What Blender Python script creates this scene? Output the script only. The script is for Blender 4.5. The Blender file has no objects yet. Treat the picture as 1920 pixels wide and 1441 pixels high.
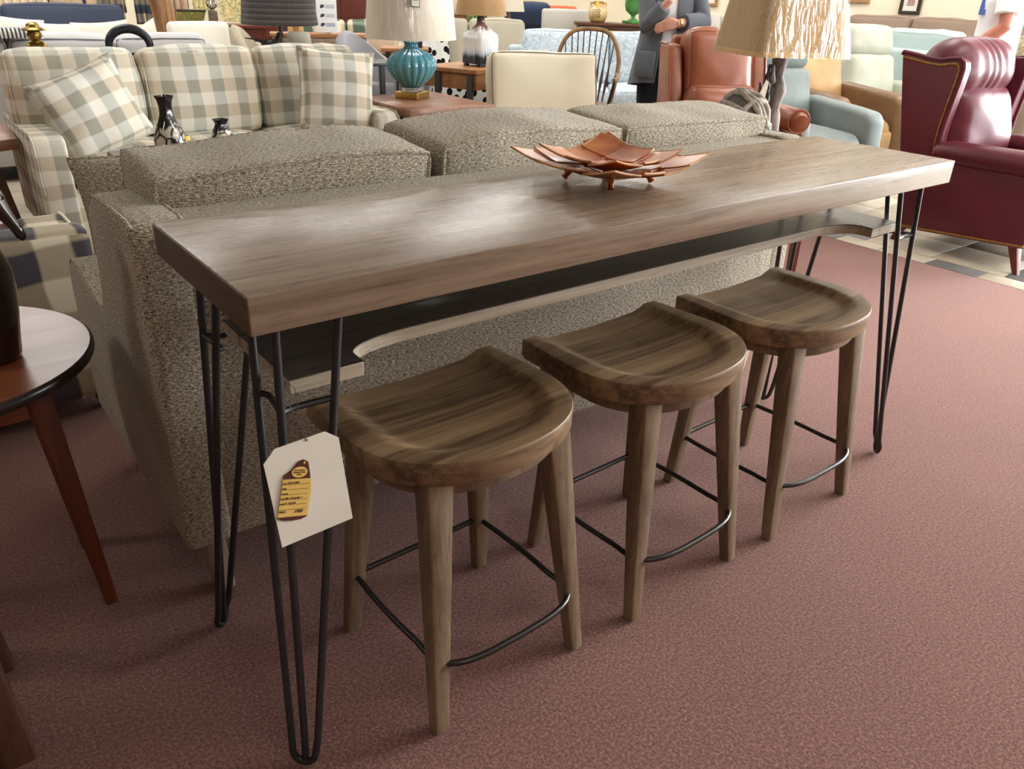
import bpy, bmesh, math, random
import numpy as np
from mathutils import Vector, Matrix, Euler, noise

random.seed(7)
SC = bpy.context.scene
COL = SC.collection
PI = math.pi
R = math.radians

# ------------------------------------------------------------------ camera
cam = bpy.data.cameras.new('camera')
cam.sensor_width = 36.0
cam.lens = 36.0 * 1488.53 / 1920.0
cam.clip_start = 0.05
cam.clip_end = 100
camo = bpy.data.objects.new('camera', cam)
COL.objects.link(camo)
YAW, PITCH, ROLL = 0.6635, -0.4637, 0.0326
_f = Vector((math.sin(YAW) * math.cos(PITCH), math.cos(YAW) * math.cos(PITCH), math.sin(PITCH)))
_r = Vector((math.cos(YAW), -math.sin(YAW), 0))
_u = _r.cross(_f)
_r2 = _r * math.cos(ROLL) + _u * math.sin(ROLL)
_u2 = -_r * math.sin(ROLL) + _u * math.cos(ROLL)
_m = Matrix((_r2, _u2, -_f)).transposed().to_4x4()
_m.translation = (-0.3297, -1.0028, 1.2938)
camo.matrix_world = _m
SC.camera = camo

# ------------------------------------------------------------------ world, exposure, daylight
w = bpy.data.worlds.new('world')
SC.world = w
w.use_nodes = True
w.node_tree.nodes['Background'].inputs[0].default_value = (0.75, 0.87, 1.0, 1)
w.node_tree.nodes['Background'].inputs[1].default_value = 1.0
SC.view_settings.view_transform = 'Standard'
SC.view_settings.look = 'None'
SC.view_settings.exposure = 0.28
SC.view_settings.gamma = 1.0
SC.view_settings.use_curve_mapping = False
SC.cycles.max_bounces = 6
SC.cycles.diffuse_bounces = 3
SC.cycles.glossy_bounces = 3
SC.cycles.transmission_bounces = 4
SC.cycles.transparent_max_bounces = 8
SC.cycles.caustics_reflective = False
SC.cycles.caustics_refractive = False
SC.cycles.sample_clamp_indirect = 4.0

CEIL = 3.05
PANEL_E = 14.0          # ceiling light panels
DAY_W = 1500.0           # daylight through the storefront


def area_light(name, loc, target, sx, sy, power, col):
    l = bpy.data.lights.new(name, 'AREA')
    l.shape = 'RECTANGLE'
    l.size, l.size_y, l.energy, l.color = sx, sy, power, col
    o = bpy.data.objects.new(name, l)
    COL.objects.link(o)
    o.location = loc
    o.rotation_euler = (Vector(target) - Vector(loc)).to_track_quat('-Z', 'Y').to_euler()
    return o


# daylight outside the two glazed storefronts
area_light('daylight_right', (9.8, -1.6, 1.6), (0, -1.6, 0.9), 4.6, 2.3, DAY_W, (0.93, 0.97, 1.0))
area_light('daylight_front', (7.0, -5.6, 1.6), (7.0, 0, 0.9), 3.4, 2.3, DAY_W * 0.3, (0.93, 0.97, 1.0))


# ------------------------------------------------------------------ node helpers
def newmat(name):
    m = bpy.data.materials.new(name)
    m.use_nodes = True
    nt = m.node_tree
    b = nt.nodes['Principled BSDF']
    return m, nt, b


def nd(nt, t, **kw):
    n = nt.nodes.new(t)
    for k, v in kw.items():
        if k in n.inputs.keys():
            n.inputs[k].default_value = v
        else:
            setattr(n, k, v)
    return n


def lk(nt, a, b):
    nt.links.new(a, b)


def col4(c):
    return (c[0], c[1], c[2], 1)


def srgb(r, g, b):
    f = lambda x: (x / 255 / 12.92) if x / 255 <= 0.04045 else ((x / 255 + 0.055) / 1.055) ** 2.4
    return (f(r), f(g), f(b))


def ramp(nt, src, stops):
    n = nt.nodes.new('ShaderNodeValToRGB')
    e = n.color_ramp.elements
    while len(e) > 1:
        e.remove(e[-1])
    e[0].position, e[0].color = stops[0][0], col4(stops[0][1])
    for p, c in stops[1:]:
        x = e.new(p)
        x.color = col4(c)
    lk(nt, src, n.inputs[0])
    return n.outputs[0]


def coords(nt, kind, scale=(1, 1, 1), rot=(0, 0, 0), loc=(0, 0, 0)):
    tc = nt.nodes.new('ShaderNodeTexCoord')
    mp = nt.nodes.new('ShaderNodeMapping')
    mp.inputs['Scale'].default_value = scale
    mp.inputs['Rotation'].default_value = rot
    mp.inputs['Location'].default_value = loc
    lk(nt, tc.outputs[kind], mp.inputs['Vector'])
    return mp.outputs[0]


def nz(nt, vec, scale, detail=2.0, rough=0.5, dist=0.0):
    n = nd(nt, 'ShaderNodeTexNoise', Scale=scale, Detail=detail, Roughness=rough, Distortion=dist)
    lk(nt, vec, n.inputs['Vector'])
    return n.outputs[0]


def mathn(nt, op, a, b=None, c=None):
    n = nt.nodes.new('ShaderNodeMath')
    n.operation = op
    for i, x in enumerate((a, b, c)):
        if x is None:
            continue
        if isinstance(x, (int, float)):
            n.inputs[i].default_value = x
        else:
            lk(nt, x, n.inputs[i])
    return n.outputs[0]


def mixc(nt, fac, a, b, mode='MIX'):
    n = nt.nodes.new('ShaderNodeMix')
    n.data_type = 'RGBA'
    n.blend_type = mode
    for s, x in ((0, fac), (6, a), (7, b)):
        if isinstance(x, (int, float)):
            n.inputs[s].default_value = x
        elif isinstance(x, tuple):
            n.inputs[s].default_value = col4(x)
        else:
            lk(nt, x, n.inputs[s])
    return n.outputs[2]


def bump(nt, b, h, strength=0.3, dist=0.01):
    n = nd(nt, 'ShaderNodeBump', Strength=strength, Distance=dist)
    lk(nt, h, n.inputs['Height'])
    lk(nt, n.outputs[0], b.inputs['Normal'])


def setp(b, **kw):
    for k, v in kw.items():
        k = {'rough': 'Roughness', 'metal': 'Metallic', 'spec': 'Specular IOR Level', 'coat': 'Coat Weight',
             'coatr': 'Coat Roughness', 'sheen': 'Sheen Weight', 'trans': 'Transmission Weight'}[k]
        b.inputs[k].default_value = v


def plain(name, c, rough=0.6, var=0.12, scale=8.0, bmp=0.0, **kw):
    m, nt, b = newmat(name)
    v = coords(nt, 'Object')
    n = nz(nt, v, scale, 3)
    d = tuple(x * (1 - var) for x in c)
    l = tuple(min(1, x * (1 + var)) for x in c)
    lk(nt, ramp(nt, n, [(0.3, d), (0.7, l)]), b.inputs['Base Color'])
    setp(b, rough=rough, **kw)
    if bmp:
        bump(nt, b, nz(nt, v, scale * 30, 2), bmp, 0.003)
    return m


def fabric(name, c, weave=420.0, var=0.18, rough=0.95, blotch=0.06):
    m, nt, b = newmat(name)
    v = coords(nt, 'UV')
    a = nz(nt, coords(nt, 'UV', (weave * 0.3, weave, 1)), 1.0, 1)
    a2 = nz(nt, coords(nt, 'UV', (weave, weave * 0.3, 1)), 1.0, 1)
    s = mathn(nt, 'MULTIPLY', mathn(nt, 'ADD', a, a2), 0.5)
    s = mathn(nt, 'ADD', s, mathn(nt, 'MULTIPLY', mathn(nt, 'SUBTRACT', nz(nt, v, 3.0, 2), 0.5), blotch * 3))
    lk(nt, ramp(nt, s, [(0.32, tuple(x * (1 - var) for x in c)), (0.68, tuple(min(1, x * (1 + var)) for x in c))]), b.inputs['Base Color'])
    setp(b, rough=rough, spec=0.2, sheen=0.15)
    bump(nt, b, s, 0.25, 0.002)
    return m


def tweed(name):
    m, nt, b = newmat(name)
    a = nz(nt, coords(nt, 'UV', (105, 420, 1)), 1.0, 2, 0.65)
    a2 = nz(nt, coords(nt, 'UV', (420, 150, 1)), 1.0, 2, 0.65)
    s = mathn(nt, 'ADD', mathn(nt, 'MULTIPLY', a, 0.62), mathn(nt, 'MULTIPLY', a2, 0.38))
    fl = nz(nt, coords(nt, 'UV', (150, 300, 1), loc=(3, 7, 0)), 1.0, 1)
    base = ramp(nt, s, [(0.38, srgb(78, 66, 52)), (0.45, srgb(144, 132, 112)), (0.54, srgb(190, 180, 160)), (0.62, srgb(234, 227, 210))])
    fleck = ramp(nt, fl, [(0.66, (0, 0, 0)), (0.74, (1, 1, 1))])
    c = mixc(nt, fleck, base, srgb(218, 214, 200))
    big = ramp(nt, nz(nt, coords(nt, 'UV', (1, 1, 1)), 2.2, 2), [(0.3, (0.86, 0.86, 0.86)), (0.7, (1, 1, 1))])
    lk(nt, mixc(nt, 1.0, c, big, 'MULTIPLY'), b.inputs['Base Color'])
    setp(b, rough=0.95, spec=0.15, sheen=0.1)
    bump(nt, b, s, 0.55, 0.004)
    return m


def stripe(nt, x, period, off=0.0, soft=0.05):
    """0/1 square wave of a coordinate"""
    p = mathn(nt, 'ADD', x, off)
    p = mathn(nt, 'PINGPONG', p, period * 0.5)
    p = mathn(nt, 'DIVIDE', p, period * 0.5)
    n = nt.nodes.new('ShaderNodeMapRange')
    lk(nt, p, n.inputs[0])
    n.inputs[1].default_value = 0.5 - soft
    n.inputs[2].default_value = 0.5 + soft
    return n.outputs[0]


def gingham(name, period, light, mid_a, mid_b, dark, rot=0.0, tint=None):
    m, nt, b = newmat(name)
    v = coords(nt, 'UV', rot=(0, 0, rot))
    wob = nz(nt, v, 5.0, 1)
    sp = nt.nodes.new('ShaderNodeSeparateXYZ')
    lk(nt, v, sp.inputs[0])
    wv = mathn(nt, 'MULTIPLY', mathn(nt, 'SUBTRACT', wob, 0.5), period * 0.16)
    sx = stripe(nt, mathn(nt, 'ADD', sp.outputs[0], wv), period)
    sy = stripe(nt, mathn(nt, 'ADD', sp.outputs[1], wv), period)
    row0 = mixc(nt, sx, light, mid_a)
    row1 = mixc(nt, sx, mid_b, dark)
    c = mixc(nt, sy, row0, row1)
    if tint:
        t1 = stripe(nt, sp.outputs[0], period * 4, 0.03)
        c = mixc(nt, mathn(nt, 'MULTIPLY', t1, 0.5), c, tint, 'MULTIPLY')
    wv2 = nz(nt, coords(nt, 'UV', (140, 420, 1)), 1.0, 1)
    g = ramp(nt, wv2, [(0.3, (0.88, 0.88, 0.88)), (0.7, (1, 1, 1))])
    lk(nt, mixc(nt, 1.0, c, g, 'MULTIPLY'), b.inputs['Base Color'])
    setp(b, rough=0.95, spec=0.15, sheen=0.1)
    bump(nt, b, wv2, 0.2, 0.002)
    return m


def wood(name, dark, light, axis='x', rough=0.45, scale=1.0, spec=0.5, contrast=1.0, bmp=0.12, coat=0.0, kind='Object'):
    m, nt, b = newmat(name)
    s_ = {'x': (1.5, 36, 36), 'y': (36, 1.5, 36), 'z': (36, 36, 1.5)}[axis]
    s_ = tuple(q * scale for q in s_)
    v = coords(nt, kind, s_)
    big = nz(nt, coords(nt, kind, tuple(q * 0.22 for q in s_)), 1.0, 3, 0.55, 0.6)
    fine = nz(nt, v, 1.6, 5, 0.65, 0.3)
    pore = nz(nt, coords(nt, kind, tuple(q * 5 for q in s_)), 1.0, 2)
    s = mathn(nt, 'ADD', mathn(nt, 'MULTIPLY', big, 0.5), mathn(nt, 'MULTIPLY', fine, 0.5))
    mid = tuple((x + y) / 2 for x, y in zip(dark, light))
    k = 0.115 / contrast
    c = ramp(nt, s, [(0.5 - k, dark), (0.5, mid), (0.5 + k, light)])
    pr = ramp(nt, pore, [(0.30, (0.62, 0.58, 0.55)), (0.42, (1, 1, 1))])
    lk(nt, mixc(nt, 0.8, c, pr, 'MULTIPLY'), b.inputs['Base Color'])
    setp(b, rough=rough, spec=spec, coat=coat, coatr=0.25)
    rr = ramp(nt, fine, [(0.3, (rough * 0.85,) * 3), (0.7, (min(1, rough * 1.15),) * 3)])
    lk(nt, rr, b.inputs['Roughness'])
    bump(nt, b, mathn(nt, 'ADD', fine, mathn(nt, 'MULTIPLY', pore, 0.5)), bmp, 0.004)
    return m


def leather(name, c, rough=0.38, var=0.25, spec=0.5):
    m, nt, b = newmat(name)
    v = coords(nt, 'Object')
    n = nz(nt, v, 5.0, 4, 0.6)
    lk(nt, ramp(nt, n, [(0.3, tuple(x * (1 - var) for x in c)), (0.7, tuple(min(1, x * (1 + var)) for x in c))]), b.inputs['Base Color'])
    setp(b, rough=rough, spec=spec)
    vo = nd(nt, 'ShaderNodeTexVoronoi', Scale=260.0)
    lk(nt, v, vo.inputs['Vector'])
    bump(nt, b, vo.outputs[0], 0.08, 0.002)
    return m


def metal(name, c, rough=0.35, met=1.0):
    m, nt, b = newmat(name)
    n = nz(nt, coords(nt, 'Object'), 30.0, 2)
    lk(nt, ramp(nt, n, [(0.3, tuple(x * 0.88 for x in c)), (0.7, c)]), b.inputs['Base Color'])
    setp(b, rough=rough, metal=met)
    return m


def emis(name, c, e):
    m, nt, b = newmat(name)
    b.inputs['Base Color'].default_value = col4(c)
    b.inputs['Emission Color'].default_value = col4(c)
    b.inputs['Emission Strength'].default_value = e
    return m


def plastic_wrap(name, amount=0.3):
    m = bpy.data.materials.new(name)
    m.use_nodes = True
    nt = m.node_tree
    nt.nodes.clear()
    out = nt.nodes.new('ShaderNodeOutputMaterial')
    tr = nt.nodes.new('ShaderNodeBsdfTransparent')
    gl = nd(nt, 'ShaderNodeBsdfGlossy', Roughness=0.2)
    mx = nt.nodes.new('ShaderNodeMixShader')
    n = nz(nt, coords(nt, 'Object', (26, 26, 3.0)), 1.0, 3, 0.6, 1.0)
    bp = nd(nt, 'ShaderNodeBump', Strength=1.0, Distance=0.05)
    lk(nt, n, bp.inputs['Height'])
    lk(nt, bp.outputs[0], gl.inputs['Normal'])
    fr = nd(nt, 'ShaderNodeLayerWeight', Blend=0.25)
    lk(nt, bp.outputs[0], fr.inputs['Normal'])
    fac = mathn(nt, 'ADD', mathn(nt, 'MULTIPLY', fr.outputs[1], 0.16), amount * 0.3)
    lk(nt, fac, mx.inputs[0])
    lk(nt, tr.outputs[0], mx.inputs[1])
    lk(nt, gl.outputs[0], mx.inputs[2])
    lk(nt, mx.outputs[0], out.inputs[0])
    return m


# ------------------------------------------------------------------ geometry helper
class G:
    def __init__(s, M=None):
        s.v, s.f = [], []
        s.M = M or Matrix.Identity(4)

    def add(s, vs, fs):
        k = len(s.v)
        M = s.M
        s.v += [tuple(M @ Vector(p)) for p in vs]
        s.f += [tuple(i + k for i in f) for f in fs]
        return s

    def puff(s, c, size, r=0.03, bulge=(0, 0, 0), n=4, seg=3, rot=None, wr=0.0, wf=4.0, seed=0.0, fn=None):
        """rounded box, its faces bulged and its surface a little crumpled; returns the mapping for piping"""
        h = [x / 2 for x in size]
        r = min(r, min(h) * 0.98)
        Rm = Euler(rot).to_matrix() if rot else Matrix.Identity(3)
        C = Vector(c)

        def f(p):
            q = [max(-(h[i] - r), min(h[i] - r, p[i])) for i in range(3)]
            d = Vector([p[i] - q[i] for i in range(3)])
            pt = Vector(q) + (d.normalized() * r if d.length > 1e-9 else d)
            u = [max(-1, min(1, pt[i] / h[i])) for i in range(3)]
            o = pt.copy()
            for i in range(3):
                if bulge[i]:
                    j, k2 = (i + 1) % 3, (i + 2) % 3
                    o[i] += bulge[i] * u[i] * (1 - u[j] ** 2) ** 0.8 * (1 - u[k2] ** 2) ** 0.8
            if wr:
                nn = noise.noise(Vector((o.x * wf + seed, o.y * wf, o.z * wf)))
                n2 = noise.noise(Vector((o.x * wf * 2.3, o.y * wf * 2.3 + seed, o.z * wf * 2.3)))
                dd = d.normalized() if d.length > 1e-9 else Vector((0, 0, 1))
                o += dd * (nn + 0.5 * n2) * wr
            if fn:
                o = fn(o)
            return Rm @ o + C

        ts = []
        for i in range(3):
            a = [-h[i] + r * (k / seg) for k in range(seg)]
            mid = [-(h[i] - r) + 2 * (h[i] - r) * k / n for k in range(n + 1)]
            a2 = [h[i] - r * (k / seg) for k in range(seg - 1, -1, -1)]
            t = a + mid + a2
            o2 = [t[0]]
            for x in t[1:]:
                if x - o2[-1] > 1e-6:
                    o2.append(x)
            ts.append(o2)
        idx, vs, fs = {}, [], []

        def vid(p):
            k = (round(p[0], 5), round(p[1], 5), round(p[2], 5))
            if k not in idx:
                idx[k] = len(vs)
                vs.append(f(p))
            return idx[k]

        for ax in range(3):
            j, k2 = (ax + 1) % 3, (ax + 2) % 3
            for sg in (-1, 1):
                for a in range(len(ts[j]) - 1):
                    for b in range(len(ts[k2]) - 1):
                        q = []
                        for (aa, bb) in ((a, b), (a + 1, b), (a + 1, b + 1), (a, b + 1)):
                            p = [0, 0, 0]
                            p[ax] = sg * h[ax]
                            p[j] = ts[j][aa]
                            p[k2] = ts[k2][bb]
                            q.append(vid(p))
                        if sg < 0:
                            q.reverse()
                        fs.append(q)
        s.add(vs, fs)

        def loop(ax, sg, per=10):
            """points along the perimeter edge of face (ax, sg)"""
            j, k2 = (ax + 1) % 3, (ax + 2) % 3
            pts = []
            cs = [(-1, -1), (1, -1), (1, 1), (-1, 1)]
            for e in range(4):
                a, b = cs[e], cs[(e + 1) % 4]
                for t in range(per):
                    k = t / per
                    p = [0, 0, 0]
                    p[ax] = sg * h[ax]
                    p[j] = (a[0] + (b[0] - a[0]) * k) * h[j]
                    p[k2] = (a[1] + (b[1] - a[1]) * k) * h[k2]
                    pts.append(f(p))
            return pts
        return loop

    def box(s, c, size, bev=0.004, seg=2, rot=None):
        s.puff(c, size, bev, n=1, seg=seg, rot=rot)
        return s

    def tube(s, pts, r, seg=8, closed=False, flat=None):
        pts = [Vector(p) for p in pts]
        n = len(pts)
        rad = r if isinstance(r, (list, tuple)) else [r] * n
        vs, fs = [], []
        T0 = None
        N = None
        for i in range(n):
            a = pts[(i - 1) % n] if closed or i else pts[0]
            b = pts[(i + 1) % n] if closed or i < n - 1 else pts[-1]
            T = (b - a).normalized()
            if N is None:
                N = T.orthogonal().normalized() if flat is None else Vector(flat)
                N = (N - T * N.dot(T)).normalized()
            else:
                N = (N - T * N.dot(T))
                N = N.normalized() if N.length > 1e-6 else T.orthogonal().normalized()
            B = T.cross(N)
            for k in range(seg):
                an = 2 * PI * k / seg
                vs.append(pts[i] + (N * math.cos(an) + B * math.sin(an)) * rad[i])
        m = n if closed else n - 1
        for i in range(m):
            for k in range(seg):
                a = i * seg + k
                b = i * seg + (k + 1) % seg
                c2 = ((i + 1) % n) * seg + (k + 1) % seg
                d = ((i + 1) % n) * seg + k
                fs.append((a, b, c2, d))
        if not closed:
            fs.append(tuple(range(seg - 1, -1, -1)))
            fs.append(tuple((n - 1) * seg + k for k in range(seg)))
        s.add(vs, fs)
        return s

    def lathe(s, prof, seg=28, c=(0, 0, 0), flute=0, fd=0.0, sq=(1, 1), cap=True):
        vs, fs = [], []
        n = len(prof)
        for (r, z) in prof:
            for k in range(seg):
                a = 2 * PI * k / seg
                rr = r * (1 + fd * (abs(math.cos(a * flute / 2)) - 0.6)) if flute else r
                vs.append((c[0] + rr * math.cos(a) * sq[0], c[1] + rr * math.sin(a) * sq[1], c[2] + z))
        for i in range(n - 1):
            for k in range(seg):
                fs.append((i * seg + k, i * seg + (k + 1) % seg, (i + 1) * seg + (k + 1) % seg, (i + 1) * seg + k))
        if cap:
            fs.append(tuple(range(seg - 1, -1, -1)))
            fs.append(tuple((n - 1) * seg + k for k in range(seg)))
        s.add(vs, fs)
        return s

    def prism(s, poly, a0, a1, axis='z', bev=0.0, seg=2):
        """polygon (2-D) extruded along axis from a0 to a1, edges rounded"""
        bm = bmesh.new()

        def P(u, v, a):
            return {'z': (u, v, a), 'x': (a, u, v), 'y': (u, a, v)}[axis]
        lo = [bm.verts.new(P(u, v, a0)) for u, v in poly]
        hi = [bm.verts.new(P(u, v, a1)) for u, v in poly]
        bm.faces.new(lo[::-1])
        bm.faces.new(hi)
        n = len(poly)
        for i in range(n):
            bm.faces.new((lo[i], lo[(i + 1) % n], hi[(i + 1) % n], hi[i]))
        bmesh.ops.recalc_face_normals(bm, faces=bm.faces)
        if bev:
            es = [e for e in bm.edges if len(e.link_faces) == 2 and e.calc_face_angle() > R(28)]
            bmesh.ops.bevel(bm, geom=es, offset=bev, segments=seg, profile=0.5, affect='EDGES', clamp_overlap=True)
        bm.verts.ensure_lookup_table()
        bm.verts.index_update()
        s.add([v.co for v in bm.verts], [[v.index for v in f.verts] for f in bm.faces])
        bm.free()
        return s

    def taper(s, p0, p1, w0, w1, bev=0.25, tw=0.0):
        """leg with a rounded square section, from p0 (size w0) to p1 (size w1), square to the axes"""
        vs, fs = [], []

        def ring(p, wd):
            wx, wy = (wd if isinstance(wd, (tuple, list)) else (wd, wd))
            o = []
            for sx, sy in ((1, 1), (-1, 1), (-1, -1), (1, -1)):
                cx, cy = sx * wx / 2, sy * wy / 2
                b = min(wx, wy) * bev
                st = {(1, 1): 0, (-1, 1): 90, (-1, -1): 180, (1, -1): 270}[(sx, sy)]
                for a in (0, 45, 90):
                    an = R(st + a)
                    o.append((cx - sx * b + b * math.cos(an), cy - sy * b + b * math.sin(an)))
            ca, sa = math.cos(tw), math.sin(tw)
            return [(p[0] + x * ca - y * sa, p[1] + x * sa + y * ca, p[2]) for x, y in o]
        m = 5
        for i in range(m):
            k = i / (m - 1)
            p = [p0[j] + (p1[j] - p0[j]) * k for j in range(3)]
            a = w0 if isinstance(w0, (tuple, list)) else (w0, w0)
            b = w1 if isinstance(w1, (tuple, list)) else (w1, w1)
            vs += ring(p, [a[j] + (b[j] - a[j]) * k for j in range(2)])
        for i in range(m - 1):
            for k in range(12):
                fs.append((i * 12 + k, i * 12 + (k + 1) % 12, (i + 1) * 12 + (k + 1) % 12, (i + 1) * 12 + k))
        if p1[2] < p0[2]:
            fs = [f[::-1] for f in fs]
            fs += [tuple(range(12)), tuple((m - 1) * 12 + k for k in range(11, -1, -1))]
        else:
            fs += [tuple(range(11, -1, -1)), tuple((m - 1) * 12 + k for k in range(12))]
        s.add(vs, fs)
        return s

    def grid(s, fn, nu, nv, two=None):
        vs = [fn(i / nu, j / nv) for i in range(nu + 1) for j in range(nv + 1)]
        fs = [(i * (nv + 1) + j, (i + 1) * (nv + 1) + j, (i + 1) * (nv + 1) + j + 1, i * (nv + 1) + j + 1)
              for i in range(nu) for j in range(nv)]
        s.add(vs, fs)
        return s

    def ball(s, c, r, seg=16, rings=10, rot=None):
        rr = r if isinstance(r, (tuple, list)) else (r, r, r)
        Rm = Euler(rot).to_matrix() if rot else Matrix.Identity(3)
        vs, fs = [], []
        for i in range(1, rings):
            th = PI * i / rings
            for k in range(seg):
                a = 2 * PI * k / seg
                vs.append(Rm @ Vector((rr[0] * math.sin(th) * math.cos(a), rr[1] * math.sin(th) * math.sin(a), rr[2] * math.cos(th))) + Vector(c))
        t = len(vs)
        vs += [Rm @ Vector((0, 0, rr[2])) + Vector(c), Rm @ Vector((0, 0, -rr[2])) + Vector(c)]
        for i in range(rings - 2):
            for k in range(seg):
                fs.append((i * seg + k, (i + 1) * seg + k, (i + 1) * seg + (k + 1) % seg, i * seg + (k + 1) % seg))
        for k in range(seg):
            fs.append((t, k, (k + 1) % seg))
            b = (rings - 2) * seg
            fs.append((t + 1, b + (k + 1) % seg, b + k))
        s.add(vs, fs)
        return s

    def obj(s, name, m, parent=None, angle=38, label=None, world=False, kind=None, **props):
        me = bpy.data.meshes.new(name)
        vs = s.v
        if world and parent is not None:
            l = parent.location
            vs = [(x - l.x, y - l.y, z - l.z) for x, y, z in vs]
        me.from_pydata(vs, [], s.f)
        me.materials.append(m)
        me.polygons.foreach_set('use_smooth', [True] * len(me.polygons))
        box_uv(me)
        me.set_sharp_from_angle(angle=R(angle))
        o = bpy.data.objects.new(name, me)
        COL.objects.link(o)
        if parent is not None:
            o.parent = parent
        if label:
            o['label'] = label
        if kind:
            o['kind'] = kind
        return o


def box_uv(me):
    n = len(me.loops)
    if not n:
        return
    uv = me.uv_layers.new(name='uv')
    co = np.empty(len(me.vertices) * 3)
    me.vertices.foreach_get('co', co)
    co = co.reshape(-1, 3)
    nr = np.empty(len(me.polygons) * 3)
    me.polygons.foreach_get('normal', nr)
    nr = np.abs(nr.reshape(-1, 3))
    tot = np.empty(len(me.polygons), dtype=np.int64)
    me.polygons.foreach_get('loop_total', tot)
    ax = np.repeat(np.argmax(nr, axis=1), tot)
    li = np.empty(n, dtype=np.int64)
    me.loops.foreach_get('vertex_index', li)
    p = co[li]
    u = np.where(ax == 0, p[:, 1], p[:, 0])
    v = np.where(ax == 2, p[:, 1], p[:, 2])
    uv.data.foreach_set('uv', np.stack([u, v], 1).ravel())


def thing(name, label, cat, loc=(0, 0, 0), rz=0.0, group=None):
    o = bpy.data.objects.new(name, None)
    o.empty_display_size = 0.1
    COL.objects.link(o)
    o.location = loc
    o.rotation_euler = (0, 0, rz)
    o['label'] = label
    o['category'] = cat
    if group:
        o['group'] = group
    return o


def tag(o, label, cat, group=None):
    o['label'] = label
    o['category'] = cat
    if group:
        o['group'] = group
    return o


def dup(root, loc, rz, label, group=None):
    r = root.copy()
    COL.objects.link(r)
    r.location = loc
    r.rotation_euler = (0, 0, rz)
    r['label'] = label
    if group:
        r['group'] = group
    for ch in list(root.children):
        c = ch.copy()
        COL.objects.link(c)
        c.parent = r
        for g in list(ch.children):
            d = g.copy()
            COL.objects.link(d)
            d.parent = c
    return r


def structure(g, name, m, **kw):
    o = g.obj(name, m, **kw)
    o['kind'] = 'structure'
    return o


def text(body, size, m, parent, M, name='lettering', align='LEFT', shear=0.0, ext=0.0003):
    c = bpy.data.curves.new(name, 'FONT')
    c.body = body
    c.size = size
    c.align_x = align
    c.shear = shear
    c.extrude = ext
    c.resolution_u = 2
    c.materials.append(m)
    tmp = bpy.data.objects.new('lettering', c)
    COL.objects.link(tmp)
    dg = bpy.context.evaluated_depsgraph_get()
    me = bpy.data.meshes.new_from_object(tmp.evaluated_get(dg))
    bpy.data.objects.remove(tmp)
    bpy.data.curves.remove(c)
    o = bpy.data.objects.new(name, me)
    COL.objects.link(o)
    if parent is not None:
        o.parent = parent
    o.matrix_local = M
    return o


# ------------------------------------------------------------------ materials
M = {}
M['tweed'] = tweed('grey tweed')
M['plaid'] = gingham('sage plaid', 0.135, srgb(236, 231, 216), srgb(204, 204, 192), srgb(214, 203, 182), srgb(168, 164, 148), tint=(1.0, 0.93, 0.84))
M['check'] = gingham('large check', 0.20, srgb(222, 211, 186), srgb(158, 144, 120), srgb(176, 162, 138), srgb(76, 72, 76), rot=R(4))
M['oak'] = wood('weathered oak', srgb(116, 97, 79), srgb(168, 147, 124), 'x', 0.28, 1.0, 0.5, 0.9, 0.06)
M['oak_end'] = wood('weathered oak end', srgb(66, 48, 36), srgb(98, 76, 58), 'y', 0.55, 1.3)
M['oak_pale'] = wood('pale oak', srgb(140, 124, 102), srgb(186, 172, 150), 'x', 0.6, 1.0)
M['shelf'] = wood('dark shelf top', srgb(52, 46, 42), srgb(80, 72, 66), 'x', 0.3, 1.0)
M['stool'] = wood('stool wood', srgb(88, 68, 48), srgb(152, 124, 92), 'x', 0.42, 1.1, 0.45, 1.1, 0.1)
M['stool_leg'] = wood('stool leg wood', srgb(98, 80, 62), srgb(144, 122, 98), 'z', 0.5, 1.6, 0.4, 0.9, 0.08)
M['black'] = plain('black metal', srgb(34, 34, 36), 0.38, 0.15, 20, spec=0.6)
M['gun'] = metal('gunmetal bar', srgb(70, 68, 66), 0.3, 0.8)
M['paper'] = plain('card', srgb(236, 230, 214), 0.8, 0.03)
M['wine'] = leather('wine leather', srgb(92, 32, 45), 0.42, 0.22, 0.4)
M['saddle'] = leather('saddle leather', srgb(146, 84, 58), 0.34, 0.2, 0.5)
M['brass'] = metal('brass', srgb(196, 160, 92), 0.28)
M['cherry'] = wood('cherry', srgb(116, 58, 32), srgb(162, 92, 54), 'x', 0.42, 0.8, 0.5, 0.6, 0.02, coat=0.5)
M['cherry_z'] = wood('cherry leg', srgb(84, 36, 18), srgb(128, 62, 34), 'z', 0.32, 0.8, 0.5, 0.7, 0.03, coat=0.3)
M['ebony'] = plain('ebony edge', srgb(40, 30, 26), 0.3, 0.2, 12)
M['whitewash'] = wood('whitewashed leg', srgb(150, 128, 112), srgb(190, 170, 152), 'z', 0.6, 1.2)
M['dkwood'] = wood('dark walnut', srgb(66, 38, 24), srgb(108, 66, 42), 'x', 0.4, 1.0)
M['dkwood_z'] = wood('dark walnut leg', srgb(58, 36, 26), srgb(92, 60, 44), 'z', 0.4, 1.0)
M['mahog'] = wood('mahogany', srgb(74, 26, 18), srgb(112, 44, 30), 'x', 0.4, 0.8, 0.5, 0.7)
M['live'] = wood('live edge slab', srgb(116, 76, 58), srgb(170, 124, 100), 'x', 0.42, 0.8)
M['amber'] = wood('amber wood', srgb(140, 92, 52), srgb(184, 132, 84), 'x', 0.45, 1.0)
M['greywood'] = wood('grey washed wood', srgb(104, 88, 72), srgb(158, 138, 116), 'x', 0.5, 1.0)
M['trunk'] = wood('tree trunk', srgb(112, 78, 50), srgb(176, 134, 94), 'z', 0.7, 1.4, 0.3, 1.1, 0.3)
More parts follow.
